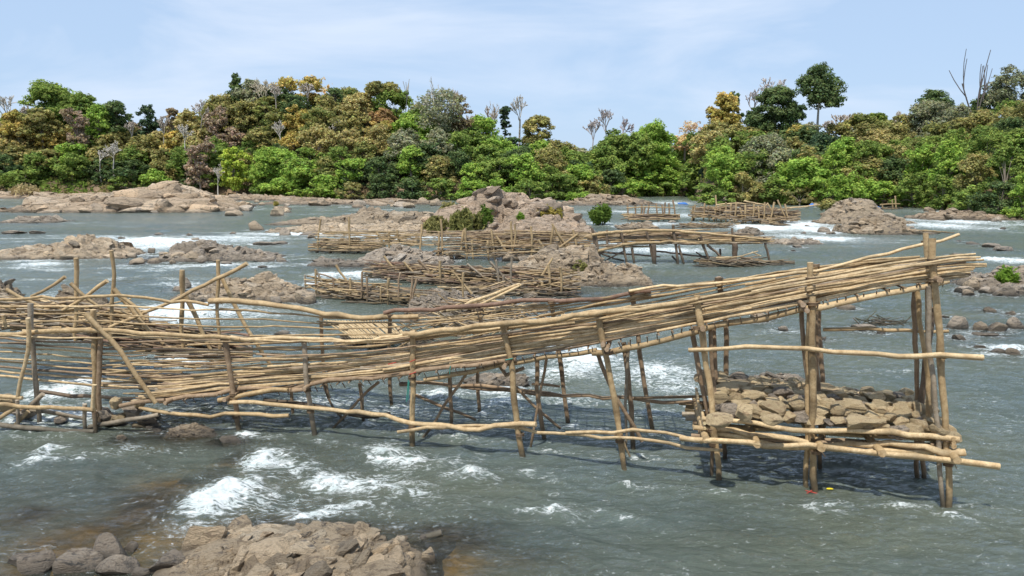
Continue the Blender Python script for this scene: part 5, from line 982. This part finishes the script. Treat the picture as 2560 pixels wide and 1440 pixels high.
# name, label, px, crown top, crown bottom, width, Y, kind, colour, options
TR = [
('bare_tree','bare grey tree with a flat top at the far left of the skyline',20,236,300,70,205,'bare','',dict(trunk=PALE,tr_=.3,bpx=8)),
('broadleaf_tree','tallest green tree of the left group with a broad rounded crown',132,207,318,135,205,'dome','green',dict()),
('broadleaf_tree','green tree with a lumpy crown right of the tallest left tree',213,233,335,86,203,'dome','green',dict()),
('broadleaf_tree','darker green tree at the right end of the left skyline group',292,254,335,78,200,'dome','dark',dict()),
('broadleaf_tree','fresh green tree below the lumpy crowned one on the left',248,262,345,70,196,'dome','bright',dict(dens=.8)),
('broadleaf_tree','yellow green tree under the tall left one',105,272,345,80,194,'dome','olive',dict()),
('broadleaf_tree','olive yellow tree at the left edge of the hillside',48,278,350,80,194,'dome','yellow',dict()),
('dark_tree','dark green oval tree alone on the dip of the skyline',378,264,372,58,205,'oval','deep',dict(lob=30,tr_=.3)),
('slim_tree','slim dark brownish tree right of the dark oval one',434,271,345,36,203,'oval','brown',dict(tr_=.2)),
('vine_covered_tree','khaki tree hung with vines right of the slim dark one',474,276,400,62,196,'dome','khaki',dict()),
('vine_covered_tree','dull purple brown column of vines on the left hill',537,268,400,62,194,'column','purple',dict()),
('vine_covered_tree','tall brown column of dry vines near the shore left of the lime bush',500,355,480,66,176,'column','purple',dict(dens=.8)),
('vine_covered_tree','brown dry vine column on the far left hillside',197,272,370,55,190,'column','purple',dict(dens=.8)),
('tall_tree','dark conical tree sticking up highest on the left hilltop',597,186,330,52,208,'cone','dark',dict(lob=30,tr_=.25)),
('broadleaf_tree','grey olive tree left of the dark conical one',552,240,350,110,204,'dome','olive',dict()),
('broadleaf_tree','grey olive tree right of the dark conical one',636,203,330,90,207,'dome','grey',dict(dens=.85)),
('bare_tree','pale bare tree with fan shaped branches on the hilltop',661,196,275,55,201,'bare','',dict(trunk=(.55,.48,.36),tr_=.25)),
('sparse_tree','sparse yellow leaved tree against the sky on the hilltop',724,193,262,84,208,'umbrella','yellow',dict(dens=.3,leaf=.4,trunk=PALE,tr_=.2,gap=.3)),
('sparse_tree','sparse buff tree right of the yellow leaved one',812,194,290,48,208,'oval','straw',dict(dens=.3,trunk=PALE,tr_=.2,gap=.3)),
('broadleaf_tree','dark brown green capped tree on the hilltop centre',868,220,300,90,208,'dome','mixed',dict()),
('bamboo_clump','golden khaki bamboo clump at the right end of the hilltop',905,240,345,100,200,'dome','khaki',dict()),
('flat_topped_tree','green flat topped tree with a leaning white trunk',957,205,268,82,196,'umbrella','olive',dict(trunk=PALE,tr_=.28,bpx=982,base=352)),
('dead_tree','thin white dead snag between the flat topped and the white branched tree',1014,198,300,24,195,'snag','',dict(trunk=PALE,tr_=.22)),
('slim_tree','small dark brown tree left of the white branched tree',1044,258,345,46,195,'oval','brown',dict(tr_=.2)),
('white_branched_tree','tall tree with white branches rising above its thin crown',1100,222,330,112,178,'oval','grey',dict(dens=.32,trunk=PALE,tr_=.42,gap=.3,base=0)),
('dead_tree','bundle of bare white branches on top of the tall white branched tree',1098,196,330,90,178.5,'bare','',dict(trunk=(.6,.57,.52),tr_=.3)),
('broadleaf_tree','brownish tree at the right of the tall white branched one',1150,238,340,62,182,'dome','brown',dict(dens=.6,trunk=PALE,tr_=.2)),
('feathery_tree','grey green feathery tree with a stout trunk at the shore',1098,320,432,84,169,'oval','grey',dict(dens=1.,trunk=(.42,.36,.28),tr_=.5,base=492)),
('feathery_tree','grey green feathery tree left of the stout trunked one',1018,325,436,90,170,'oval','grey',dict(dens=1.,trunk=(.4,.32,.25),tr_=.36,base=492)),
('feathery_tree','smaller feathery tree with twin trunks left of the others',985,360,440,52,172,'oval','grey',dict(trunk=(.36,.3,.24),tr_=.28,base=492,bpx=990)),
('dead_tree','tall buff dead tree in the gap right of the white branched tree',1236,253,350,30,196,'bare','',dict(trunk=(.5,.4,.3),tr_=.2)),
('vine_covered_tree','reddish brown vine clump at the foot of the buff dead tree',1207,305,365,46,194,'dome','rust',dict()),
('slim_tree','slim dark blue green tree between the two tall pale trees',1263,265,340,28,198,'column','deep',dict(lob=30,tr_=.18,trunk=BARK)),
('bare_tree','tall pale tree with an umbrella of bare twigs in the gap',1300,239,305,50,198,'bare','',dict(trunk=PALE,tr_=.3)),
('broadleaf_tree','round olive gold tree right of the tall bare umbrella one',1344,291,385,86,196,'dome','olive',dict(tr_=.25)),
('shrub','rusty clump under the round olive gold tree',1316,368,420,44,192,'dome','rust',dict(cat='shrub')),
('shrub','dull brown shrub at the low point of the skyline',1395,378,425,60,196,'dome','brown',dict(cat='shrub',dens=.6)),
('broadleaf_tree','far blue green tree at the lowest point of the skyline',1455,372,420,90,260,'dome','grey',dict()),
('bare_tree','bare grey tree standing left in the trio beyond the river bend',1483,300,352,52,210,'bare','',dict(trunk=(.4,.35,.33),tr_=.2)),
('bare_tree','tallest of the bare grey trees beyond the river bend',1515,270,345,60,212,'bare','',dict(trunk=(.4,.35,.33),tr_=.25)),
('bare_tree','bare grey tree at the right of the trio beyond the bend',1556,290,345,60,212,'bare','',dict(trunk=(.38,.32,.32),tr_=.2)),
('broadleaf_tree','bright green tree left of the river bend skyline gap',1538,328,430,110,186,'dome','green',dict(dens=1.2)),
('broadleaf_tree','largest bright green tree above the river bend',1632,309,420,112,190,'dome','bright',dict(dens=1.2)),
('broadleaf_tree','green tree filling between the two bright ones at the bend',1590,335,440,90,184,'dome','green',dict()),
('broadleaf_tree','green domed tree low at the left side of the bend',1420,372,450,104,176,'dome','green',dict()),
('thicket','pale leafless thicket on the skyline right of the bend',1735,303,365,92,205,'dome','buff',dict(dens=.35,gap=.4)),
('thicket','straw coloured bushy top below the pale thicket',1712,335,375,80,200,'dome','straw',dict(dens=.7)),
('vine_covered_tree','yellow green tree wrapped in vines on the right skyline',1811,236,340,78,176,'oval','yellow',dict(dens=1.)),
('broadleaf_tree','dark green tree top behind the vine wrapped one',1832,230,320,44,180,'dome','dark',dict()),
('bare_tree','pale bare crown left behind the dark dome tree',1884,222,300,60,190,'bare','',dict(trunk=(.45,.4,.38),tr_=.2)),
('bare_tree','pale bare crown above the dark dome tree',1930,193,270,70,190,'bare','',dict(trunk=(.5,.44,.4),tr_=.25)),
('broadleaf_tree','large dark green domed tree left of the tall emergent tree',1937,219,340,120,170,'dome','dark',dict(dens=1.2)),
('broadleaf_tree','dark green tree at the left foot of the big dome',1884,268,345,66,172,'dome','dark',dict()),
('broadleaf_tree','dark layered tree between the big dome and the emergent trunk',1992,262,338,56,174,'umbrella','deep',dict()),
('emergent_tree','tall emergent tree with a rounded cloudy crown on a bare straight trunk',2047,164,266,104,166,'dome','dark',dict(dens=.9,leaf=.28,lob=44,trunk=(.38,.35,.3),tr_=.3,base=345)),
('bare_tree','pale leafless scrub right of the emergent trunk',2100,283,345,80,182,'bare','',dict(trunk=(.5,.42,.34),tr_=.15)),
('broadleaf_tree','wide brownish green spreading tree on the right skyline',2166,286,372,150,164,'dome','mixed',dict(dens=1.1)),
('broadleaf_tree','fresh green tuft on top of the brownish spreading tree',2190,283,330,56,166,'dome','green',dict()),
('bare_tree','pale bare twigs in the gap left of the big grey green tree',2235,275,340,46,178,'bare','',dict(trunk=(.5,.44,.36),tr_=.15)),
('broadleaf_tree','big grey green tree right of the spreading brownish one',2325,258,400,165,158,'dome','grey',dict(dens=1.2)),
('broadleaf_tree','upper dark crown on top of the big grey green tree',2330,225,300,82,162,'dome','dark',dict(dens=.9)),
('dead_tree','dark forked dead tree with bare arms near the right edge',2440,122,330,70,150,'snag','',dict(trunk=(.13,.11,.1),tr_=.4)),
('broadleaf_tree','dark green tree at the foot of the forked dead tree',2452,236,330,74,152,'dome','dark',dict(dens=.9)),
('cloud_tree','tall grey green cloud crowned tree at the right edge',2515,168,300,100,150,'dome','grey',dict(dens=.8,lob=36,tr_=.3)),
('cloud_tree','grey green tree cut off by the right edge',2575,166,310,80,148,'dome','dark',dict(dens=.8,tr_=.3)),
('broadleaf_tree','lime green tree catching the sun near the right edge',2420,318,440,130,138,'dome','lime',dict(dens=1.)),
('broadleaf_tree','large mid green tree at the right edge above the bank',2505,320,480,150,132,'dome','green',dict(dens=1.2)),
('broadleaf_tree','olive green tree below the lime green one on the right',2380,370,490,110,134,'dome','olive',dict()),
('bare_tree','short bare twiggy tree above the olive yellow left tree',70,262,300,34,198 if 70<1480 else 178,'bare','',dict(trunk=(.46,.4,.34),tr_=.16)),
('bare_tree','thin bare tree on the slope left of the dark oval one',330,300,345,30,198 if 330<1480 else 178,'bare','',dict(trunk=(.46,.4,.34),tr_=.16)),
('bare_tree','thin grey bare tree between the dark oval and slim dark ones',410,288,340,26,198 if 410<1480 else 178,'bare','',dict(trunk=(.46,.4,.34),tr_=.16)),
('bare_tree','grey bare tree above the purple column',505,248,300,40,198 if 505<1480 else 178,'bare','',dict(trunk=(.46,.4,.34),tr_=.16)),
('bare_tree','slender pale bare tree left of the sparse yellow one',690,205,262,34,198 if 690<1480 else 178,'bare','',dict(trunk=(.46,.4,.34),tr_=.16)),
('bare_tree','wispy bare tree between the sparse yellow and buff ones',770,205,260,36,198 if 770<1480 else 178,'bare','',dict(trunk=(.46,.4,.34),tr_=.16)),
('bare_tree','small bare twigs left of the dark capped tree',835,222,275,26,198 if 835<1480 else 178,'bare','',dict(trunk=(.46,.4,.34),tr_=.16)),
('bare_tree','pale bare tree under the flat topped crown',925,262,310,30,198 if 925<1480 else 178,'bare','',dict(trunk=(.46,.4,.34),tr_=.16)),
('bare_tree','pale bare tree touching the left of the white branched crown',1065,232,300,36,198 if 1065<1480 else 178,'bare','',dict(trunk=(.46,.4,.34),tr_=.16)),
('bare_tree','pale bare tree right of the white branched crown',1135,218,280,36,198 if 1135<1480 else 178,'bare','',dict(trunk=(.46,.4,.34),tr_=.16)),
('bare_tree','brownish bare tree before the skyline gap',1182,285,330,34,198 if 1182<1480 else 178,'bare','',dict(trunk=(.46,.4,.34),tr_=.16)),
('bare_tree','slim bare tree touching the buff dead one',1222,262,310,22,198 if 1222<1480 else 178,'bare','',dict(trunk=(.46,.4,.34),tr_=.16)),
('bare_tree','faint bare tree at the lowest point of the skyline',1420,352,392,44,198 if 1420<1480 else 178,'bare','',dict(trunk=(.46,.4,.34),tr_=.16)),
('bare_tree','bare pale tree left of the vine wrapped one',1760,318,360,50,198 if 1760<1480 else 178,'bare','',dict(trunk=(.46,.4,.34),tr_=.16)),
('bare_tree','pale bare tree just right of the emergent trunk',2070,300,345,40,198 if 2070<1480 else 178,'bare','',dict(trunk=(.46,.4,.34),tr_=.16)),
('bare_tree','bare pale tree against the big grey green one',2265,285,335,40,198 if 2265<1480 else 178,'bare','',dict(trunk=(.46,.4,.34),tr_=.16)),
('bare_tree','bare grey tree left of the forked dead one',2395,262,320,34,198 if 2395<1480 else 178,'bare','',dict(trunk=(.46,.4,.34),tr_=.16)),
('bush','bright lime oval bush at the foot of the left hill',590,369,476,70,172,'oval','lime',dict(cat='bush',dens=1.3,leaf=.3)),
('bush','bright green dense bush right of the lime oval one',688,372,486,112,172,'shrub','bright',dict(cat='bush',dens=1.3)),
('bush','second bright green bush close to the shore',748,398,494,112,170,'shrub','bright',dict(cat='bush',dens=1.2)),
('bush','mid green bush left of the river rocks at the centre shore',815,428,497,100,169,'shrub','green',dict(cat='bush')),
('bush','dull green bush left of the twin trunked feathery tree',900,415,498,110,169,'shrub','dark',dict(cat='bush')),
('bush','fresh green bush behind the feathery trees',1055,362,440,50,174,'oval','bright',dict(cat='bush')),
('broadleaf_tree','feathery grey green tree with a reddish trunk on the right shore',1905,340,470,128,138,'dome','grey',dict(dens=.9,trunk=RBARK,tr_=.3,base=505,bpx=1893)),
('broadleaf_tree','bright green round tree overhanging the water on the right',1995,398,512,130,132,'shrub','bright',dict(dens=1.4)),
('broadleaf_tree','dark tree behind the bright round one on the right shore',2050,335,470,90,146,'dome','deep',dict()),
('broadleaf_tree','dark tree below the vine wrapped tree on the right',1790,338,450,76,160,'dome','deep',dict()),
('broadleaf_tree','yellow topped dark tree below the emergent trunk',1995,314,385,84,160,'dome','yellow',dict()),
('broadleaf_tree','olive tree leaning over the right bank rocks',2165,395,500,135,130,'dome','olive',dict(dens=1.1,bpx=2140)),
('bush','brown green drooping bush right of the leaning olive tree',2215,430,505,80,128,'droop','mixed',dict(cat='bush')),
('bush','low rounded bush at the water left of the right bank trees',1800,478,512,100,131,'shrub','green',dict(cat='bush')),
('bush','low grassy bush by the taller right outcrop',2075,498,525,60,96,'shrub','olive',dict(cat='bush',leaf=.16,water=True)),
('bush','bright round bush on the far spit left of the bend',1450,480,503,66,150,'shrub','bright',dict(cat='bush',water=True)),
('bush','dark low bush on the right bank above the pale rocks',2405,500,532,130,118,'shrub','green',dict(cat='bush')),
('bush','olive bush at the right end of the bank above the boulders',2530,490,545,120,100,'shrub','olive',dict(cat='bush',leaf=.2)),
]
VL = []
for nm, lab, px, top, bot, w, Y, kind, col, kw in TR:
    tree(nm, lab, px, top, bot, w, Y, kind, col, **kw)
    short = ' '.join(lab.split()[:6]) if len(lab.split()) > 6 else lab
    VL.append((px, (top + bot) / 2, {'dome': 'tree', 'oval': 'tree'}.get(kind, 'tree') and short))
VLM = [(132,260,'tallest left tree'),(378,320,'dark oval lone tree'),(474,340,'khaki vine tree'),(597,250,'dark conical tree'),(724,230,'sparse yellow tree'),(868,260,'dark capped hilltop tree'),(957,235,'flat topped tree'),(1100,300,'white branched tree'),(1236,300,'buff dead tree'),(1344,340,'round olive gold tree'),(1515,310,'bare grey trio'),(1632,360,'bright tree above the bend'),(1811,290,'vine wrapped tree'),(1937,280,'dark dome tree'),(2047,300,'emergent trunk'),(2166,330,'brownish spreading tree'),(2325,330,'big grey green tree'),(2440,260,'forked dead tree'),(2505,400,'tree at the right edge'),(590,420,'lime oval bush'),(748,450,'second bright bush'),(1018,400,'feathery trees'),(1905,420,'red trunked tree'),(1995,450,'bright round tree'),(2165,450,'leaning olive tree'),(500,420,'purple vine column'),(60,330,'olive yellow left tree'),(197,320,'brown vine column'),(1420,410,'green dome at the bend'),(900,450,'dull green bush')]
NAMES = dict(green='green', bright='fresh green', lime='lime green', dark='dark green', deep='blackish green', olive='olive', yellow='yellowish', khaki='khaki', brown='brown', rust='rusty', purple='purplish brown', grey='grey green', buff='buff', mixed='brown green', straw='straw coloured')
def palette(px, v):                                   # v: 0 at the shore, 1 at the hilltop
    if px < 620: return ['olive','mixed','brown','khaki','olive','purple','dark','yellow','khaki','green'] if v > .3 else ['green','dark','olive','green','bright']
    if px < 980: return ['olive','khaki','mixed','khaki','dark','yellow','mixed','rust','olive'] if v > .35 else ['green','olive','dark','bright','mixed']
    if px < 1480: return ['green','bright','green','dark','olive']
    if px < 1760: return ['green','green','bright','dark']
    return ['green','dark','grey','olive','mixed','khaki','olive'] if v > .3 else ['green','green','dark','bright','olive']
rf = random.Random(99); nf = 0
for row, v in enumerate([0., .12, .26, .42, .6, .78, .95]):
    px = -60 + row * 17
    while px < 2640:
        az = (px - 1280) / F; s = float(shore(az * 160, 160)); s = float(shore(az * s, s)); Y = s + (-.6 if px > 640 else 3.) + v * 39 + rf.uniform(-1, 1)
        if px > 1480 and v > .5 and rf.random() < .35: px += 70; continue
        X = az * Y; z = float(terrain(X, Y)); hgt = rf.uniform(5.5, 8.5) if v > .05 else rf.uniform(3.4, 5.6)
        wpx = rf.uniform(70, 105) * (150 / Y) ** .3
        b = proj((X, Y, max(z, 0) + (.4 if v > .05 else 0))); t_ = proj((X, Y, z + hgt)); col = rf.choice(palette(px, v))
        if 60 < px < 260 and v == 0 or (px < 60 and v == 0): px += 60; continue
        kind = rf.choice(['dome', 'oval', 'dome', 'shrub']) if v > .1 else 'shrub'
        nm = 'hillside_tree' if hgt > 5 else 'bank_shrub'
        desc = f"{NAMES[col]} " + ({'dome': 'domed tree', 'oval': 'oval tree', 'shrub': 'bushy tree'}[kind] if hgt > 5 else 'low shrub')
        lab = autolabel(desc, b[0], (b[1] + t_[1]) / 2, VLM, 'on the bank' if v < .2 else 'on the slope')
        tree(nm, lab, px, t_[1], b[1], wpx, Y, kind, col, dens=rf.uniform(.6, .95), gap=rf.choice([0, .1, .2]), cat='tree' if hgt > 5 else 'shrub', group='trees covering the banks' if hgt > 5 else 'shrubs along the shore', tr_=.18)
        nf += 1; px += rf.uniform(62, 84)
print('fill trees', nf)
# pale bare trunks scattered on the hill
for k, (px, top, bot, lab) in enumerate([(462,310,360,'short white bare trunk in front of the khaki vine tree'),(250,375,410,'forked pale dead branch low on the left hillside'),(545,405,470,'pile of bare grey dead branches left of the lime bush'),(700,300,345,'thin pale bare tree on the upper hillside'),(285,350,400,'thin grey bare tree on the left hillside'),(1140,345,400,'bare white branches right of the feathery tree'),(840,300,350,'little bare brown tree under the dark capped one')]):
    Y = 188 if top < 400 else 174
    tree('dead_tree', lab, px, top, bot, 40, Y - 4, 'bare', '', trunk=PALE, tr_=.16)
lt = empty('leaning_dead_tree', (at(2135, 497, 134)[0], 134, 1.0)); tag(lt, 'pale dead trunk leaning right over the right bank rocks', 'tree')
b = MB(); b.tube([at(2135,499,134), at(2160,478,134), at(2178,470,134), at(2198,452,134)], .3, .12, (.5,.4,.28), 7, 0, 0, R); b.tube([at(2175,472,134), at(2195,474,134), at(2208,484,134)], .12, .05, (.5,.42,.32), 5, 0, 0, R); b.tube([at(2160,478,134), at(2190,462,134), at(2215,448,134)], .1, .04, (.5,.42,.32), 5, 0, 0, R); b.build('trunk', WOODT, lt)
# undergrowth: leaves over the whole slope
def ground_leaves(n, name, label, fn, leaf, cols):
    az = NR.uniform(-.95, .95, n); s = shore(az * 160, 160.); s = shore(az * s, s); v = NR.uniform(0, 1, n) ** 1.2; Y = s - 1.5 + v * 45; X = az * Y; keep = fn(az * F + 1280, v, X, Y)
    X, Y = X[keep], Y[keep]; z = terrain(X, Y) + NR.uniform(0, 1.3, len(X)) * (.4 + fbm(X * .3, Y * .3, 8))
    nr = NR.normal(size=(len(X), 3)) + (0, -.5, .8); nr /= np.linalg.norm(nr, axis=1)[:, None]
    V, Fq = quads(np.stack([X, Y, z], 1), nr, leaf * NR.uniform(.5, 1.2, len(X)))
    t = fbm(X * .12, Y * .12, 12, 4); ck = np.array([G[c][1] for c in cols]); idx = np.clip(((t - .3) / .4 * len(cols)).astype(int), 0, len(cols) - 1)
    Cc = ck[idx] * NR.uniform(.55, 1.1, (len(X), 1))
    o = link(name, mesh_np(name, V, Fq, np.repeat(Cc, 4, 0)), LEAF); tag(o, label, None, None, 'stuff'); return o
ground_leaves(90000, 'undergrowth', None, lambda p, v, X, Y: (fbm(X * .15, Y * .15, 44) > .36) | (v > .25), .42, ['brown', 'dark', 'olive', 'green', 'mixed', 'green'])
# river shrubs and grass tufts: many upright stems with narrow leaves
def tuft(label, px, base, top, wpx, col, z0=0., Y=None, n=900, leaf=.14, name='river_shrub', stems=(.16,.12,.08), phrase=None, spread=1.):
    P = gp(px, base, z0) if Y is None else at(px, base, Y); Yy = P[1]; h = (base - top) * Yy / F; w = wpx * Yy / F
    root = empty(name, P); tag(root, label, 'shrub' if name != 'grass_tuft' else 'grass tuft'); rg = random.Random(px)
    mb = MB(); tips = []
    for k in range(26):
        a = rg.uniform(0, 2 * PI); r = rg.random() ** .6; tip = np.array((math.cos(a) * r * w / 2, math.sin(a) * r * w / 2, h * (1 - .45 * r * r) * rg.uniform(.8, 1)))
        s0 = np.array((math.cos(a) * r * w * .1 * spread * 2, math.sin(a) * r * w * .1 * spread * 2, -.05)); mid = (s0 + tip) / 2 + (0, 0, h * .1)
        mb.tube([P + s0, P + mid, P + tip], .012 * h + .004, .004 * h + .002, stems, 4, 0, 0, rg, seg=4); tips.append((s0, mid, tip))
    mb.build('stems', WOODT, root)
    k = NR.randint(0, len(tips), n); t = NR.uniform(.28 if spread <= 1 else .05, 1.02, n)
    A = np.array([q[0] for q in tips])[k]; M = np.array([q[1] for q in tips])[k]; B_ = np.array([q[2] for q in tips])[k]
    Q = (1 - t)[:, None] ** 2 * A + (2 * t * (1 - t))[:, None] * M + (t ** 2)[:, None] * B_ + NR.normal(size=(n, 3)) * w * .055
    nr = NR.normal(size=(n, 3)) + (0, 0, .5); nr /= np.linalg.norm(nr, axis=1)[:, None]
    V, Fq = quads(Q, nr, leaf * NR.uniform(.6, 1.2, n), .35)
    lo, hi = np.array(G[col][0]), np.array(G[col][1]); Cc = lo + (hi - lo) * NR.random_sample((n, 1)) * 1.1
    link('leaves', mesh_np('leaves', V, Fq, np.repeat(Cc, 4, 0)), LEAF, root); return root
tuft('round green bush growing out of the river on a short dark stem', 1503, 563, 511, 58, 'green', n=2600, leaf=.26)
tuft('large dark green reedy bush at the front left of the brown mound', 1168, 582, 527, 92, 'olive', Y=62.5, n=3600, leaf=.26, spread=3)
tuft('yellowish reedy bush at the left foot of the brown mound', 1092, 578, 538, 52, 'khaki', Y=63, n=1600, leaf=.24, spread=3)
tuft('green leafy shrub right of the reedy bush on the brown mound', 1213, 580, 515, 44, 'green', Y=63.2, n=1500, leaf=.24, spread=2)
tuft('dry golden bush at the right foot of the brown mound', 1372, 551, 516, 58, 'yellow', Y=66, n=1600, leaf=.26, spread=3)
tuft('tiny green plant on the front slope of the brown mound', 1301, 552, 532, 16, 'bright', Y=63.5, n=300, leaf=.2, spread=2)
tuft('brownish grass fringe on the left shoulder of the brown mound', 1125, 540, 505, 50, 'khaki', Y=69, n=900, leaf=.24, spread=3)
tuft('small green plant on the brown mound ridge', 1207, 536, 512, 26, 'green', Y=66, n=400, leaf=.22, spread=2)
tuft('leafy green shrub on the boulder shore at the right edge', 2512, 728, 664, 52, 'bright', Y=32.3, n=1500, leaf=.13)
tuft('low dark green shrub at the far right edge beside the leafy one', 2575, 725, 672, 50, 'olive', Y=32.5, n=900, leaf=.13, spread=2)
tuft('yellowish grass tuft beside the tan blocky rock', 1448, 688, 650, 44, 'olive', Y=36.6, n=900, leaf=.12, name='grass_tuft', spread=3)
tuft('tiny yellow plant on the small rock at the far left centre', 690, 515, 503, 14, 'yellow', Y=126, n=120, leaf=.3, name='grass_tuft', spread=2)
tuft('dry reeds on the far sandy left shore', 60, 484, 462, 60, 'straw', Y=168, n=500, leaf=.5, name='grass_tuft', spread=3)
# a person standing far off on the right bank
def person(label, px, foot, Y, h=1.65):
    import bmesh
    P = at(px, foot, Y); P[2] = float(terrain(P[0], Y)); root = empty('person', P); tag(root, label, 'person')
    def sk(name, vs, es, rs, m):
        me = bpy.data.meshes.new(name); me.from_pydata([tuple(v) for v in vs], es, []); o = link(name, me, m, root)
        md = o.modifiers.new('skin', 'SKIN'); 
        for i, r in enumerate(rs): me.skin_vertices[0].data[i].radius = (r, r) if me.skin_vertices else (r, r)
        return o
    me = bpy.data.meshes.new('body'); vs = [(0,0,.88),(0,0,1.15),(0,0,1.36),(0,0,1.45),(0,.01,1.58),(.17,0,1.34),(.24,.02,1.1),(.22,-.14,.92),(-.17,0,1.34),(-.25,.02,1.1),(-.26,-.05,.86),(.09,0,.84),(.11,-.03,.47),(.11,.02,.06),(.11,-.12,.03),(-.09,0,.84),(-.12,.03,.47),(-.13,.05,.06),(-.13,-.08,.03)]
    es = [(0,1),(1,2),(2,3),(3,4),(2,5),(5,6),(6,7),(2,8),(8,9),(9,10),(0,11),(11,12),(12,13),(13,14),(0,15),(15,16),(16,17),(17,18)]
    rs = [.13,.13,.14,.055,.1,.06,.045,.035,.06,.045,.035,.09,.06,.045,.04,.09,.06,.045,.04]
    me.from_pydata(vs, es, []); o = link('body', me, SKIN, root); o.modifiers.new('skin', 'SKIN')
    if not me.skin_vertices: 
        bpy.context.view_layer.objects.active = o
    lay = me.skin_vertices[0].data if me.skin_vertices else None
    if lay:
        for i, r in enumerate(rs): lay[i].radius = (r, r)
        lay[0].use_root = True
    sb = o.modifiers.new('sub', 'SUBSURF'); sb.levels = 1; sb.render_levels = 1
    V, Fs = _protos[3]; sh = link('white_shirt', mesh_np('shirt', V * (.2, .14, .27) + (0, 0, 1.2), Fs, None, True), WHITE, root); tr = link('trousers', mesh_np('trousers', V * (.17, .13, .36) + (0, 0, .68), Fs, None, True), DARKC, root)
person('person in a white top standing far off under the right bank trees', 2128, 497, 136)
